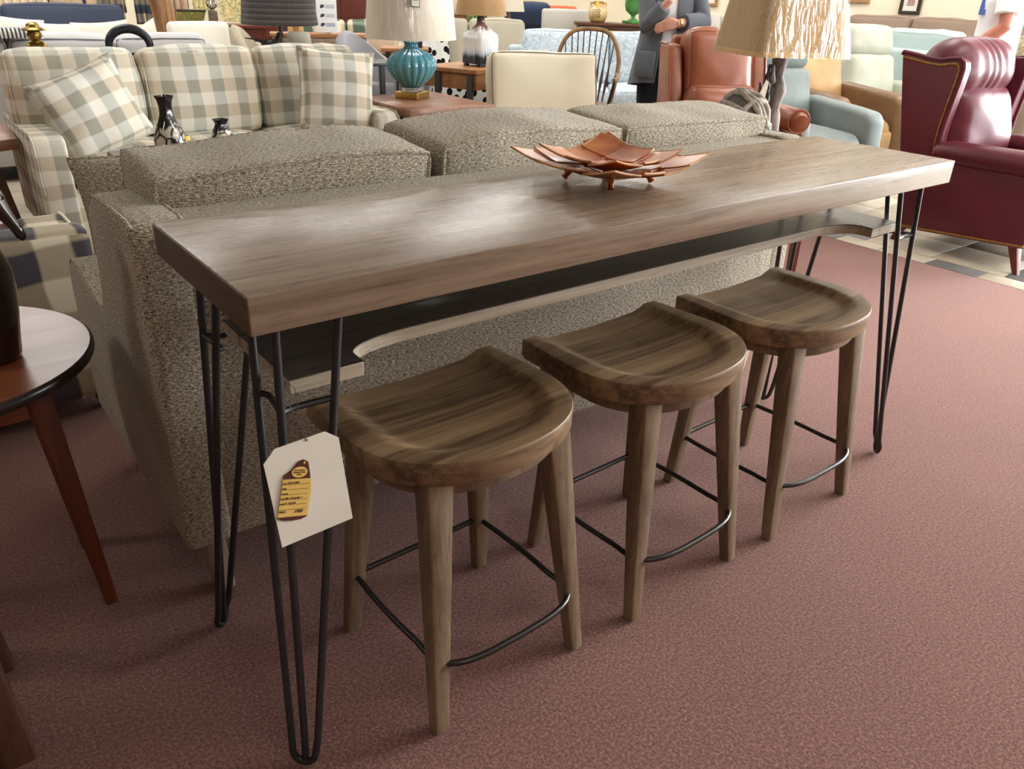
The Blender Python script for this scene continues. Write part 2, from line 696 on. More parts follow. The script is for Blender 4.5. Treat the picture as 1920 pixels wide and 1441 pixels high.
M['drift'] = wood('driftwood', srgb(76, 70, 66), srgb(156, 148, 142), 'z', 0.7, 1.6, 0.3, 1.2, 0.4)
M['navy'] = fabric('navy fabric', srgb(70, 78, 96))
M['deepnavy'] = fabric('deep navy fabric', srgb(48, 58, 82))
M['ivory'] = fabric('ivory fabric', srgb(236, 230, 214), var=0.05)
M['cream'] = fabric('cream fabric', srgb(226, 216, 192), var=0.08)
M['dove'] = fabric('dove grey fabric', srgb(206, 204, 204), var=0.1)
M['pipe_grey'] = plain('grey cord', srgb(116, 116, 122), 0.8)
M['taupe'] = fabric('taupe fabric', srgb(182, 174, 156), var=0.1)
M['barrel'] = fabric('slate grey fabric', srgb(146, 144, 148), var=0.14)
M['oat'] = fabric('oatmeal tweed', srgb(176, 164, 142), weave=220, var=0.3)
M['stonefab'] = fabric('stone fabric', srgb(200, 194, 184), var=0.12)
M['brownfab'] = fabric('brown fabric', srgb(146, 124, 108), var=0.14)
M['aqua'] = fabric('aqua fabric', srgb(188, 206, 204), var=0.08)
M['teal'] = leather('blue grey leather', srgb(132, 141, 139), 0.55, 0.14, 0.35)
M['tan'] = leather('tan suede', srgb(178, 142, 98), 0.6, 0.18, 0.3)
M['tan_dark'] = leather('dark tan leather', srgb(118, 88, 60), 0.4, 0.18, 0.4)
M['celadon'] = leather('pale celadon leather', srgb(188, 189, 174), 0.55, 0.1, 0.3)
M['orange'] = fabric('coral fabric', srgb(216, 108, 74))
M['pinkish'] = fabric('blush fabric', srgb(216, 190, 166))
M['gold_fab'] = fabric('straw fabric', srgb(222, 188, 130), weave=200, var=0.25)
M['rug_wicker'] = fabric('wicker', srgb(206, 178, 146), weave=120, var=0.3)
M['wall'] = plain('cream wall', srgb(244, 232, 206), 0.9, 0.02, 3)
M['ceiling'] = plain('acoustic ceiling', srgb(206, 202, 194), 0.9, 0.03, 3)
M['low_bounce_panelling'] = wood('wall panelling', srgb(92, 66, 46), srgb(132, 98, 70), 'z', 0.5, 0.4)  # dark finish invented for the unseen walls to cut bounced light
M['white'] = plain('white paint', srgb(240, 238, 232), 0.85, 0.02, 3)
M['shadeL'] = fabric('pale linen shade', srgb(226, 214, 194), var=0.06)
M['shadeT'] = fabric('tan linen shade', srgb(196, 164, 120), weave=260, var=0.16)
M['shadeB'] = fabric('brown silk shade', srgb(176, 138, 92), weave=260, var=0.16)
M['wrap'] = plastic_wrap('plastic wrap', 0.08)
M['greenglaze'] = plain('green glaze', srgb(74, 132, 66), 0.25, 0.15, 20, spec=0.6)
M['skin'] = plain('skin', srgb(206, 150, 128), 0.55, 0.08, 12)
M['skin_tan'] = plain('tanned skin', srgb(182, 112, 90), 0.55, 0.1, 12)
M['cardigan'] = fabric('charcoal cardigan', srgb(96, 100, 106), var=0.16)
M['blackcloth'] = fabric('black cloth', srgb(24, 26, 34), var=0.2)
M['whitecloth'] = fabric('white cotton', srgb(238, 240, 244), var=0.03)
M['ink'] = plain('ink', srgb(60, 50, 40), 0.8)
M['red'] = plain('red print', srgb(206, 70, 60), 0.7)
M['hair'] = plain('grey hair', srgb(170, 160, 150), 0.6, 0.2, 60)
M['hair_dark'] = plain('brown hair', srgb(80, 62, 48), 0.6, 0.2, 60)
M['dark'] = plain('dark metal', srgb(58, 56, 56), 0.5, 0.12, 12)


def mat_carpet():
    m, nt, b = newmat('rose carpet')
    v = coords(nt, 'Object')
    f1 = nz(nt, v, 520.0, 2, 0.6)
    f2 = nz(nt, v, 150.0, 3, 0.6)
    big = nz(nt, v, 2.0, 3)
    s = mathn(nt, 'ADD', mathn(nt, 'MULTIPLY', f1, 0.5), mathn(nt, 'MULTIPLY', f2, 0.5))
    c = ramp(nt, s, [(0.36, srgb(72, 46, 42)), (0.5, srgb(120, 80, 72)), (0.64, srgb(172, 125, 112))])
    g = ramp(nt, big, [(0.3, (0.9, 0.9, 0.9)), (0.7, (1, 1, 1))])
    lk(nt, mixc(nt, 1.0, c, g, 'MULTIPLY'), b.inputs['Base Color'])
    setp(b, rough=1.0, spec=0.05, sheen=0.4)
    b.inputs['Sheen Tint'].default_value = (0.95, 0.74, 0.68, 1)
    bump(nt, b, s, 0.7, 0.006)
    return m


def mat_tile(name, c):
    m, nt, b = newmat(name)
    oi = nt.nodes.new('ShaderNodeObjectInfo')
    v = coords(nt, 'Object')
    n = nz(nt, v, 9.0, 4, 0.6)
    cc = ramp(nt, n, [(0.3, tuple(x * 0.82 for x in c)), (0.7, tuple(min(1, x * 1.1) for x in c))])
    t = ramp(nt, oi.outputs['Random'], [(0, (0.86, 0.86, 0.88)), (1, (1, 1, 1))])
    lk(nt, mixc(nt, 1.0, cc, t, 'MULTIPLY'), b.inputs['Base Color'])
    setp(b, rough=0.45)
    return m


def mat_floral(name, base, c1, c2, c3, sc=9.0):
    m, nt, b = newmat(name)
    v = coords(nt, 'UV')
    n = nd(nt, 'ShaderNodeTexNoise', Scale=sc, Detail=3.0, Distortion=2.5)
    lk(nt, v, n.inputs['Vector'])
    n2 = nd(nt, 'ShaderNodeTexNoise', Scale=sc * 0.5, Detail=1.0, Distortion=1.0)
    lk(nt, v, n2.inputs['Vector'])
    a = ramp(nt, n.outputs[0], [(0.40, base), (0.50, c1), (0.54, base), (0.62, c2), (0.67, base)])
    k = ramp(nt, n2.outputs[0], [(0.66, (0, 0, 0)), (0.7, (1, 1, 1))])
    lk(nt, mixc(nt, k, a, c3), b.inputs['Base Color'])
    setp(b, rough=0.95, spec=0.15)
    return m


def mat_dots(name, sc=11.0, base=srgb(238, 238, 236), dot=srgb(22, 24, 30), r=0.3):
    m, nt, b = newmat(name)
    vo = nd(nt, 'ShaderNodeTexVoronoi', Scale=sc, Randomness=0.75)
    vo.voronoi_dimensions = '2D'
    lk(nt, coords(nt, 'UV', (1, 0.8, 1)), vo.inputs['Vector'])
    lk(nt, ramp(nt, vo.outputs[0], [(r, dot), (r + 0.03, base)]), b.inputs['Base Color'])
    setp(b, rough=0.95, spec=0.15)
    return m


def mat_stripes(name, stops, sc, axis=0, rough=0.9):
    m, nt, b = newmat(name)
    sp = nt.nodes.new('ShaderNodeSeparateXYZ')
    lk(nt, coords(nt, 'UV'), sp.inputs[0])
    x = mathn(nt, 'FRACT', mathn(nt, 'MULTIPLY', sp.outputs[axis], sc))
    n = nz(nt, coords(nt, 'UV', (40, 200, 1)), 1.0, 2)
    x = mathn(nt, 'ADD', x, mathn(nt, 'MULTIPLY', mathn(nt, 'SUBTRACT', n, 0.5), 0.12))
    lk(nt, ramp(nt, x, stops), b.inputs['Base Color'])
    setp(b, rough=rough)
    return m


M['carpet'] = mat_carpet()
M['tile'] = mat_tile('sand tile', srgb(196, 184, 162))
M['tile_dark'] = mat_tile('slate tile', srgb(112, 110, 108))
M['grout'] = plain('grout', srgb(176, 168, 152), 0.9)
M['blueflor'] = mat_floral('blue floral', srgb(214, 222, 225), srgb(160, 178, 196), srgb(182, 198, 210), srgb(214, 212, 200), 9)
M['goldflor'] = mat_floral('gold floral', srgb(240, 222, 170), srgb(150, 150, 110), srgb(226, 196, 130), srgb(236, 210, 150), 7)
M['dots'] = mat_dots('black dots on white', 13.0)
M['hound'] = mat_stripes('thin dark stripes', [(0.0, srgb(230, 226, 216)), (0.5, srgb(228, 224, 214)), (0.56, srgb(62, 62, 70)), (0.95, srgb(62, 62, 70)), (1.0, srgb(230, 226, 216))], 42)
M['throw'] = gingham('tartan throw', 0.16, srgb(222, 202, 160), srgb(150, 140, 124), srgb(196, 160, 104), srgb(66, 72, 86))
M['tanstripe'] = mat_stripes('tan stripes', [(0, srgb(214, 186, 156)), (0.4, srgb(176, 140, 112)), (0.6, srgb(226, 206, 182)), (1, srgb(204, 172, 142))], 14)
M['greystripe'] = mat_stripes('grey ribbed shade', [(0, srgb(98, 98, 104)), (0.5, srgb(150, 148, 146)), (1, srgb(70, 72, 82))], 26)
M['greystripe_h'] = mat_stripes('grey banded shade', [(0, srgb(70, 68, 72)), (0.4, srgb(112, 106, 104)), (0.7, srgb(54, 54, 60)), (1, srgb(92, 88, 90))], 30, 1)
M['green_check'] = gingham('green check', 0.3, srgb(232, 226, 200), srgb(140, 150, 128), srgb(210, 196, 160), srgb(88, 106, 92))


def mat_glaze(name, stops, axis='z', scale=1.0, rough=0.2, off=0.0, wob=0.12):
    m, nt, b = newmat(name)
    sp = nt.nodes.new('ShaderNodeSeparateXYZ')
    lk(nt, coords(nt, 'Object'), sp.inputs[0])
    n = nz(nt, coords(nt, 'Object', (60, 60, 2)), 1.0, 2)
    x = mathn(nt, 'ADD', mathn(nt, 'MULTIPLY', sp.outputs[2], scale), mathn(nt, 'MULTIPLY', mathn(nt, 'SUBTRACT', n, 0.5), wob))
    x = mathn(nt, 'ADD', x, off)
    lk(nt, ramp(nt, x, stops), b.inputs['Base Color'])
    setp(b, rough=rough, spec=0.6)
    return m


M['gourd'] = mat_glaze('turquoise glaze', [(0.0, srgb(66, 116, 122)), (0.45, srgb(86, 142, 148)), (0.75, srgb(76, 136, 150)), (1.0, srgb(78, 138, 160))], scale=3.2, rough=0.12, wob=0.3)
M['drip'] = mat_glaze('drip glaze', [(0.0, srgb(38, 40, 48)), (0.17, srgb(38, 42, 52)), (0.24, srgb(190, 206, 220)), (0.32, srgb(232, 234, 236)), (0.60, srgb(226, 224, 222)), (0.68, srgb(120, 90, 80)), (0.8, srgb(92, 66, 58)), (1.0, srgb(60, 44, 42))], scale=2.55, rough=0.15, wob=0.22)


def mat_marble(h=0.13):
    m, nt, b = newmat('black crackle glaze')
    vo = nd(nt, 'ShaderNodeTexVoronoi', Scale=13.0)
    vo.feature = 'DISTANCE_TO_EDGE'
    lk(nt, coords(nt, 'Object'), vo.inputs['Vector'])
    sp = nt.nodes.new('ShaderNodeSeparateXYZ')
    lk(nt, coords(nt, 'Object'), sp.inputs[0])
    vein = ramp(nt, vo.outputs[0], [(0.03, srgb(26, 24, 24)), (0.07, srgb(176, 166, 150)), (0.2, srgb(206, 196, 178))])
    n = nz(nt, coords(nt, 'Object'), 9.0, 1)
    hmask = mathn(nt, 'ADD', sp.outputs[2], mathn(nt, 'MULTIPLY', mathn(nt, 'SUBTRACT', n, 0.5), 0.22))
    k = ramp(nt, hmask, [(h, (1, 1, 1)), (h + 0.015, (0, 0, 0))])
    lk(nt, mixc(nt, k, srgb(24, 23, 24), vein), b.inputs['Base Color'])
    setp(b, rough=0.12, spec=0.6)
    return m


M['crackle'] = mat_marble(0.235)
M['crackle_low'] = mat_marble(0.16)


def mat_leafmetal():
    m, nt, b = newmat('copper leaf lacquer')
    n = nz(nt, coords(nt, 'Object'), 9.0, 4, 0.6, 0.5)
    lk(nt, ramp(nt, n, [(0.3, srgb(132, 60, 24)), (0.5, srgb(188, 100, 44)), (0.7, srgb(214, 138, 70))]), b.inputs['Base Color'])
    setp(b, rough=0.32, metal=0.15, spec=0.5, coat=0.25, coatr=0.15)
    return m


M['leaf'] = mat_leafmetal()
M['leaf_edge'] = plain('worn leaf edge', srgb(196, 142, 92), 0.45, 0.35, 30)
M['glass'] = bpy.data.materials.new('window glass')
M['glass'].use_nodes = True
_nt = M['glass'].node_tree
_nt.nodes.clear()
_o = _nt.nodes.new('ShaderNodeOutputMaterial')
_t = _nt.nodes.new('ShaderNodeBsdfTransparent')
_g = nd(_nt, 'ShaderNodeBsdfGlossy', Roughness=0.02)
_x = _nt.nodes.new('ShaderNodeMixShader')
_fr = nd(_nt, 'ShaderNodeFresnel', IOR=1.45)
lk(_nt, _fr.outputs[0], _x.inputs[0])
lk(_nt, _t.outputs[0], _x.inputs[1])
lk(_nt, _g.outputs[0], _x.inputs[2])
lk(_nt, _x.outputs[0], _o.inputs[0])
M['crystal'] = _c = newmat('crystal')[0]
_c.node_tree.nodes['Principled BSDF'].inputs['Transmission Weight'].default_value = 0.85
setp(_c.node_tree.nodes['Principled BSDF'], rough=0.03)
M['panel'] = emis('light diffuser', (1.0, 0.985, 0.95), PANEL_E)

# ------------------------------------------------------------------ the room
X0, X1, Y0, Y1 = -5.0, 9.15, -5.0, 13.0
CX, CY = 4.06, 4.3     # carpet ends here
g = G(); g.box((0.5 * (X0 + CX), 0.5 * (Y0 + CY), -0.05), (CX - X0, CY - Y0, 0.1), 0.006)
structure(g, 'floor', M['carpet'])
g = G()
g.box((0.5 * (X1 + CX), 0.5 * (Y0 + Y1), -0.062), (X1 - CX, Y1 - Y0, 0.1), 0)
g.box((0.5 * (X0 + CX), 0.5 * (CY + Y1), -0.062), (CX - X0, Y1 - CY, 0.1), 0)
tf = structure(g, 'floor.001', M['grout'])
# tiles that can be told apart, from the carpet edge on under the wing chair and the recliners
rt = random.Random(3)
mesh_cache = {}


def tile_obj(cx, cy, sx, sy, dark):
    key = (round(sx, 3), round(sy, 3), dark)
    if key not in mesh_cache:
        q = G(); q.box((0, 0, -0.006), (sx - 0.006, sy - 0.006, 0.012), 0.002, 1)
        o = q.obj('tile', M['tile_dark' if dark else 'tile'], tf)
        mesh_cache[key] = o
    else:
        o = mesh_cache[key].copy()
        COL.objects.link(o)
    o.location = (cx, cy, 0)


y = -1.0
k = 0
while y < 5.0:
    tile_obj(CX + 0.07, y + 0.14, 0.14, 0.28, k in (6, 9, 13, 17))
    y += 0.28
    k += 1
for i in range(7):
    for j in range(15):
        tile_obj(CX + 0.14 + 0.2 + 0.4 * i, -1.0 + 0.2 + 0.4 * j, 0.4, 0.4, (i, j) in ((0, 2), (0, 3), (1, 3), (2, 5), (0, 6), (3, 8), (1, 10)))
for i in range(22):
    for j in range(4):
        xx, yy = X0 + 3.0 + 0.4 * i + 0.2, CY + 0.2 + 0.4 * j
        if xx < CX - 0.1:
            tile_obj(xx, yy, 0.4, 0.4, (i * 7 + j * 3) % 11 == 0)

g = G(); g.box((0.5 * (X0 + X1), 0.5 * (Y0 + Y1), CEIL + 0.06), (X1 - X0, Y1 - Y0, 0.12), 0)
structure(g, 'ceiling', M['ceiling'])
g = G(); g.box((X0 - 0.06, 0.5 * (Y0 + Y1), CEIL / 2), (0.12, Y1 - Y0, CEIL), 0)
structure(g, 'wall_left', M['low_bounce_panelling'])
g = G(); g.box((0.5 * (X0 + X1), Y1 + 0.06, CEIL / 2), (X1 - X0 + 0.24, 0.12, CEIL), 0)
structure(g, 'wall_back', M['wall'])


def wall_with_hole(name, ax, at, a0, a1, h0, h1, z0, z1, m=None):
    g = G()
    for (p, q, b, t) in ((a0, h0, 0, CEIL), (h1, a1, 0, CEIL), (h0, h1, 0, z0), (h0, h1, z1, CEIL)):
        c, s_ = (p + q) / 2, q - p
        if ax == 'x':
            g.box((at, c, (b + t) / 2), (0.12, s_, t - b), 0)
        else:
            g.box((c, at, (b + t) / 2), (s_, 0.12, t - b), 0)
    structure(g, name, m or M['wall'])


wall_with_hole('wall_right', 'x', X1 + 0.06, Y0, Y1, -4.0, 0.8, 0.4, 2.8)
wall_with_hole('wall_front', 'y', Y0 - 0.06, X0, X1, 5.2, 8.8, 0.4, 2.8, M['low_bounce_panelling'])


def window(n, ax, at, h0, h1, z0, z1, parts):
    g = G()
    st = 0.06

    def bx(c, z, s_, sz):
        g.box((at, c, z) if ax == 'x' else (c, at, z), (0.08, s_, sz) if ax == 'x' else (s_, 0.08, sz), 0.004)
    for zz in (z0 + st / 2, z1 - st / 2):
        bx((h0 + h1) / 2, zz, h1 - h0, st)
    for i in range(parts + 1):
        bx(h0 + st / 2 + (h1 - h0 - st) * i / parts, (z0 + z1) / 2, st, z1 - z0)
    o = structure(g, 'window_%d' % n, M['dark'])
    for i in range(parts):
        w_ = (h1 - h0 - st) / parts
        c = h0 + st / 2 + w_ * (i + 0.5)
        q = G()
        q.box((at, c, (z0 + z1) / 2) if ax == 'x' else (c, at, (z0 + z1) / 2),
              (0.012, w_ - st, z1 - z0 - 2 * st) if ax == 'x' else (w_ - st, 0.012, z1 - z0 - 2 * st), 0)
        q.obj('pane', M['glass'], o)


window(1, 'x', X1 + 0.06, -4.0, 0.8, 0.4, 2.8, 3)
window(2, 'y', Y0 - 0.06, 5.2, 8.8, 0.4, 2.8, 3)
for nm, c, s_ in (('baseboard_right', (X1 - 0.01, 4.5, 0.06), (0.02, Y1 - Y0 - 0.04, 0.12)), ('baseboard_back', (2.5, Y1 - 0.01, 0.06), (X1 - X0 - 0.1, 0.02, 0.12))):
    g = G(); g.box(c, s_, 0.004)
    structure(g, nm, M['white'])

# unseen ceiling panels; the foreground and right-hand ones are added to brighten that area
first = None
for (x, y) in [(-1.8, 5.4), (-1.8, 8.4), (0.6, 5.4), (0.6, 7.8), (0.6, 10.4), (3.2, 4.2), (3.2, 6.8), (3.2, 9.4), (3.2, 11.8),
               (5.6, 2.4), (5.6, 4.8), (5.6, 7.4), (5.6, 10.2), (8.0, 2.4), (8.0, 4.8), (8.0, 7.4), (8.0, 10.2), (0.2, -3.6), (-3.0, 2.0), (4.2, 0.4), (3.7, -2.0), (5.4, -1.2)]:
    if first is None:
        t = thing('ceiling_light', 'unseen white rectangular light panel set in the ceiling', 'ceiling light', (x, y, CEIL), 0, 'ceiling light panels')
        q = G()
        for c, s_ in (((0, 0.31, -0.012), (1.24, 0.04, 0.024)), ((0, -0.31, -0.012), (1.24, 0.04, 0.024)), ((0.6, 0, -0.012), (0.04, 0.58, 0.024)), ((-0.6, 0, -0.012), (0.04, 0.58, 0.024))):
            q.box(c, s_, 0.003)
        q.obj('frame', M['white'], t)
        q = G(); q.box((0, 0, -0.01), (1.16, 0.58, 0.01), 0.002)
        q.obj('diffuser', M['panel'], t)
        first = t
    else:
        dup(first, (x, y, CEIL), 0, 'unseen white rectangular light panel set in the ceiling')

# ------------------------------------------------------------------ console table
L_, W_, H_, T_ = 1.934, 0.437, 0.914, 0.059
tb = thing('console_table', 'long weathered oak counter table on black hairpin legs behind the tweed sofa', 'table', (0, 0, 0))
g = G(); g.puff((L_ / 2, W_ / 2, H_ - T_ / 2), (L_, W_, T_), 0.0025, n=2, seg=2)
tp = g.obj('table_top', M['oak'], tb)
g = G(); g.box((-0.0006, W_ / 2, H_ - T_ / 2), (0.0024, W_ - 0.004, T_ - 0.004), 0.0005)
g.obj('end_grain', M['oak_end'], tp)
# shelf with a wide knee cut-out
SZ, ST = 0.74, 0.026
sx0, sx1, sy0, sy1 = 0.074, 1.860, 0.075, 0.368
yb = 0.16
poly = [(sx0, sy0), (0.203, sy0)]
for k in range(9):
    a = k / 8
    poly.append((0.203 + 0.13 * a ** 1.5 - 0.012 * math.sin(a * PI), sy0 + 0.028 + (yb - sy0 - 0.028) * (1 - (1 - a) ** 1.8)))
poly2 = [(L_ - p[0], p[1]) for p in poly]
poly = poly + poly2[::-1] + [(sx1, sy1), (sx0, sy1)]
g = G(); g.prism(poly, SZ - ST, SZ - 0.002, 'z', 0.001, 1)
sh = g.obj('shelf', M['oak_pale'], tb, label='pale oak shelf with a wide knee cut-out')
g = G(); g.prism(poly, SZ - 0.002, SZ, 'z', 0)
g.obj('shelf_top', M['shelf'], sh, label='dark top of the shelf')  # thin darker layer over the pale shelf
# hairpin legs: three rods that meet at the foot
RR = 0.0068
for (fx, fy, mx, my) in ((0, 0, 1, 1), (0, W_, 1, -1), (L_, 0, -1, 1), (L_, W_, -1, -1)):
    def pt(x, y, z):
        return (fx + mx * x, fy + my * y, z)
    lg = G()
    zt = H_ - T_ + 0.0005
    A, B, Cc = (0.05, 0.145), (0.052, 0.048), (0.155, 0.05)
    # the U of the two outer rods
    us = []
    for p, sg in ((A, 1), (Cc, -1)):
        bx_, by_ = -0.022 * sg * 0.7, 0.022 * sg * 0.7
        us.append([(p[0], p[1], zt), (bx_ + (p[0] - bx_) * 0.06, by_ + (p[1] - by_) * 0.06, 0.06)])
    arc = [(-0.022 * 0.7 * math.cos(PI * k / 8), 0.022 * 0.7 * math.cos(PI * k / 8), 0.034 - 0.026 * math.sin(PI * k / 8)) for k in range(9)]
    path = us[0] + arc + us[1][::-1]
    lg.tube([pt(*p) for p in path], RR, 10)
    lg.tube([pt(B[0], B[1], zt), pt(0.004, 0.004, 0.03), pt(0.0, 0.0, 0.009)], RR, 10)
    lo = lg.obj('leg', M['black'], tb)
    # cross bars that carry the shelf
    zb = SZ - ST - 0.006

    def at(p, z):
        k = z / zt
        return (p[0] * k, p[1] * k)
    cr = G()
    a_, b_, c_ = at(A, zb), at(B, zb), at(Cc, zb)
    cr.tube([pt(*a_, zb), pt(a_[0] + 0.012, a_[1] - 0.01, zb - 0.004), pt(*b_, zb)], 0.0055, 8)
    cr.tube([pt(*b_, zb), pt(b_[0] + 0.03, b_[1] + 0.012, zb - 0.004), pt(*c_, zb)], 0.0055, 8)
    cr.obj('shelf_support', M['black'], lo)
    pl = G(); pl.box(pt(0.09, 0.085, zt - 0.0015), (0.15, 0.13, 0.003), 0.001)
    pl.obj('mounting_plate', M['black'], lo)


# ------------------------------------------------------------------ bar stools
def d_shape(k, a=0.230, b=0.198, yback=0.198, n=2.25):
    """outline point of the D-shaped seat, k in 0..1 from the right back corner round the front to the left back corner"""
    y0 = 0.02
    seg_ = [0.16, 0.84]
    if k < seg_[0]:
        t = k / seg_[0]
        return (a * (0.96 + 0.04 * t), yback + (y0 - yback) * t)
    if k > seg_[1]:
        t = (k - seg_[1]) / (1 - seg_[1])
        return (-a * (1 - 0.04 * t), y0 + (yback - y0) * t)
    t = (k - seg_[0]) / (seg_[1] - seg_[0])
    an = -PI * t
    cx, sy = math.cos(an), math.sin(an)
    return (a * math.copysign(abs(cx) ** (2 / n), cx), y0 - b * abs(sy) ** (2 / n))


def make_stool(name, label, loc, group):
    t = thing(name, label, 'stool', loc, R(2), group)
    NO, NR = 72, 26
    out = [d_shape(i / (NO - 1)) for i in range(NO)]
    for j in range(1, 12):      # straight back edge
        k = j / 12
        out.append((out[NO - 1][0] + (out[0][0] - out[NO - 1][0]) * k, 0.198))
    N = len(out)
    zt = 0.58

    def dish(x, y):
        xx = abs(x) / 0.186
        yy = ((0.05 - y) / 0.195) if y < 0.05 else 0.0
        q = (xx ** 2.6 + yy ** 2.6) ** (1 / 2.6)
        s_ = max(0.0, min(1.0, (1.02 - q) / 0.24))
        s_ = s_ * s_ * (3 - 2 * s_)
        return -0.013 * s_ - 0.007 * max(0, 1 - q)
    vs, fs = [], []
    cy0 = 0.0
    for i in range(NR + 1):
        s_ = (i / NR) ** 0.8
        for (x, y) in out:
            px, py = x * s_, cy0 + (y - cy0) * s_
            e = 0.0
            if i == NR:
                e = -0.0006
            vs.append((px * (1.0 if i < NR else 1.0), py, zt + dish(px, py) + e))
    # side: fillet, straight, under-chamfer
    for (sc, dz, ab) in ((1.006, -0.003, 0), (1.008, -0.010, 0), (1.006, -0.034, 0), (0.985, -0.044, 0), (0.95, -0.046, 0)):
        for (x, y) in out:
            top = zt + dish(x, y)
            vs.append((x * sc, (y - 0.01) * sc + 0.01, (top + dz) if dz > -0.02 else zt + dz - 0.004))
    rows = NR + 1 + 5
    for i in range(rows - 1):
        for k in range(N):
            fs.append((i * N + k, (i + 1) * N + k, (i + 1) * N + (k + 1) % N, i * N + (k + 1) % N))
    fs.append(tuple((rows - 1) * N + k for k in range(N)))
    g = G()
    g.add(vs, fs)
    bmf = g.obj('seat', M['stool'], t, angle=50)
    bm = bmesh.new(); bm.from_mesh(bmf.data)
    bmesh.ops.remove_doubles(bm, verts=bm.verts, dist=1e-5)
    bmesh.ops.recalc_face_normals(bm, faces=bm.faces)
    bm.to_mesh(bmf.data); bm.free()
    bmf.data.polygons.foreach_set('use_smooth', [True] * len(bmf.data.polygons))
    bmf.data.set_sharp_from_angle(angle=R(40))
    # apron under the seat
    ap = [(x * 0.86, (y - 0.01) * 0.86 + 0.01) for x, y in out]
    g = G(); g.prism(ap, 0.497, 0.536, 'z', 0.003)
    g.obj('apron', M['stool_leg'], t)
    for sx in (-1, 1):
        for fy, ty in ((-0.172, -0.108), (0.172, 0.135)):
            g = G()
            g.taper((sx * 0.178, fy, 0.004), (sx * 0.138, ty, 0.533), (0.031, 0.029), (0.056, 0.05), 0.16)
            g.obj('leg', M['stool_leg'], t)
            g = G(); g.lathe([(0.011, 0.0), (0.011, 0.005)], 12, (sx * 0.178, fy, 0))
            g.obj('glide', M['black'], t)
    # D-shaped bar footrest
    zz = 0.155
    k_ = 1 - zz / 0.533
    lx = 0.138 + 0.040 * k_
    lf = -(0.108 + 0.064 * k_)
    lb = 0.135 + 0.037 * k_
    path = [(-lx, lb, zz)] + [(-lx + 2 * lx * k / 6, lb, zz) for k in range(1, 6)] + [(lx, lb, zz)]
    for k in range(1, 8):
        path.append((lx + 0.006 * math.sin(PI * k / 8), lb + (lf + 0.03 - lb) * k / 8, zz))
    for k in range(0, 17):
        a = PI * k / 16
        c_ = math.cos(a)
        path.append(((lx + 0.004) * math.copysign(abs(c_) ** 0.62, c_), lf + 0.03 - 0.072 * math.sin(a) ** 0.75 if 0 < k < 16 else lf + 0.03, zz))
    for k in range(1, 8):
        path.append((-lx - 0.006 * math.sin(PI * k / 8), lf + 0.03 + (lb - lf - 0.03) * k / 8, zz))
    g = G(); g.tube(path, 0.0065, 10, closed=True)
    g.obj('footrest', M['gun'], t)
    return t


SG = 'bar stools under the console table'
st0 = make_stool('bar_stool', 'saddle-seat wooden bar stool nearest the hanging price card', (0.413, 0.10, 0), SG)
dup(st0, (0.937, 0.10, 0), R(2), 'saddle-seat wooden bar stool in the middle of the row of three')
dup(st0, (1.453, 0.102, 0), R(1.5), 'saddle-seat wooden bar stool nearest the red wing chair')


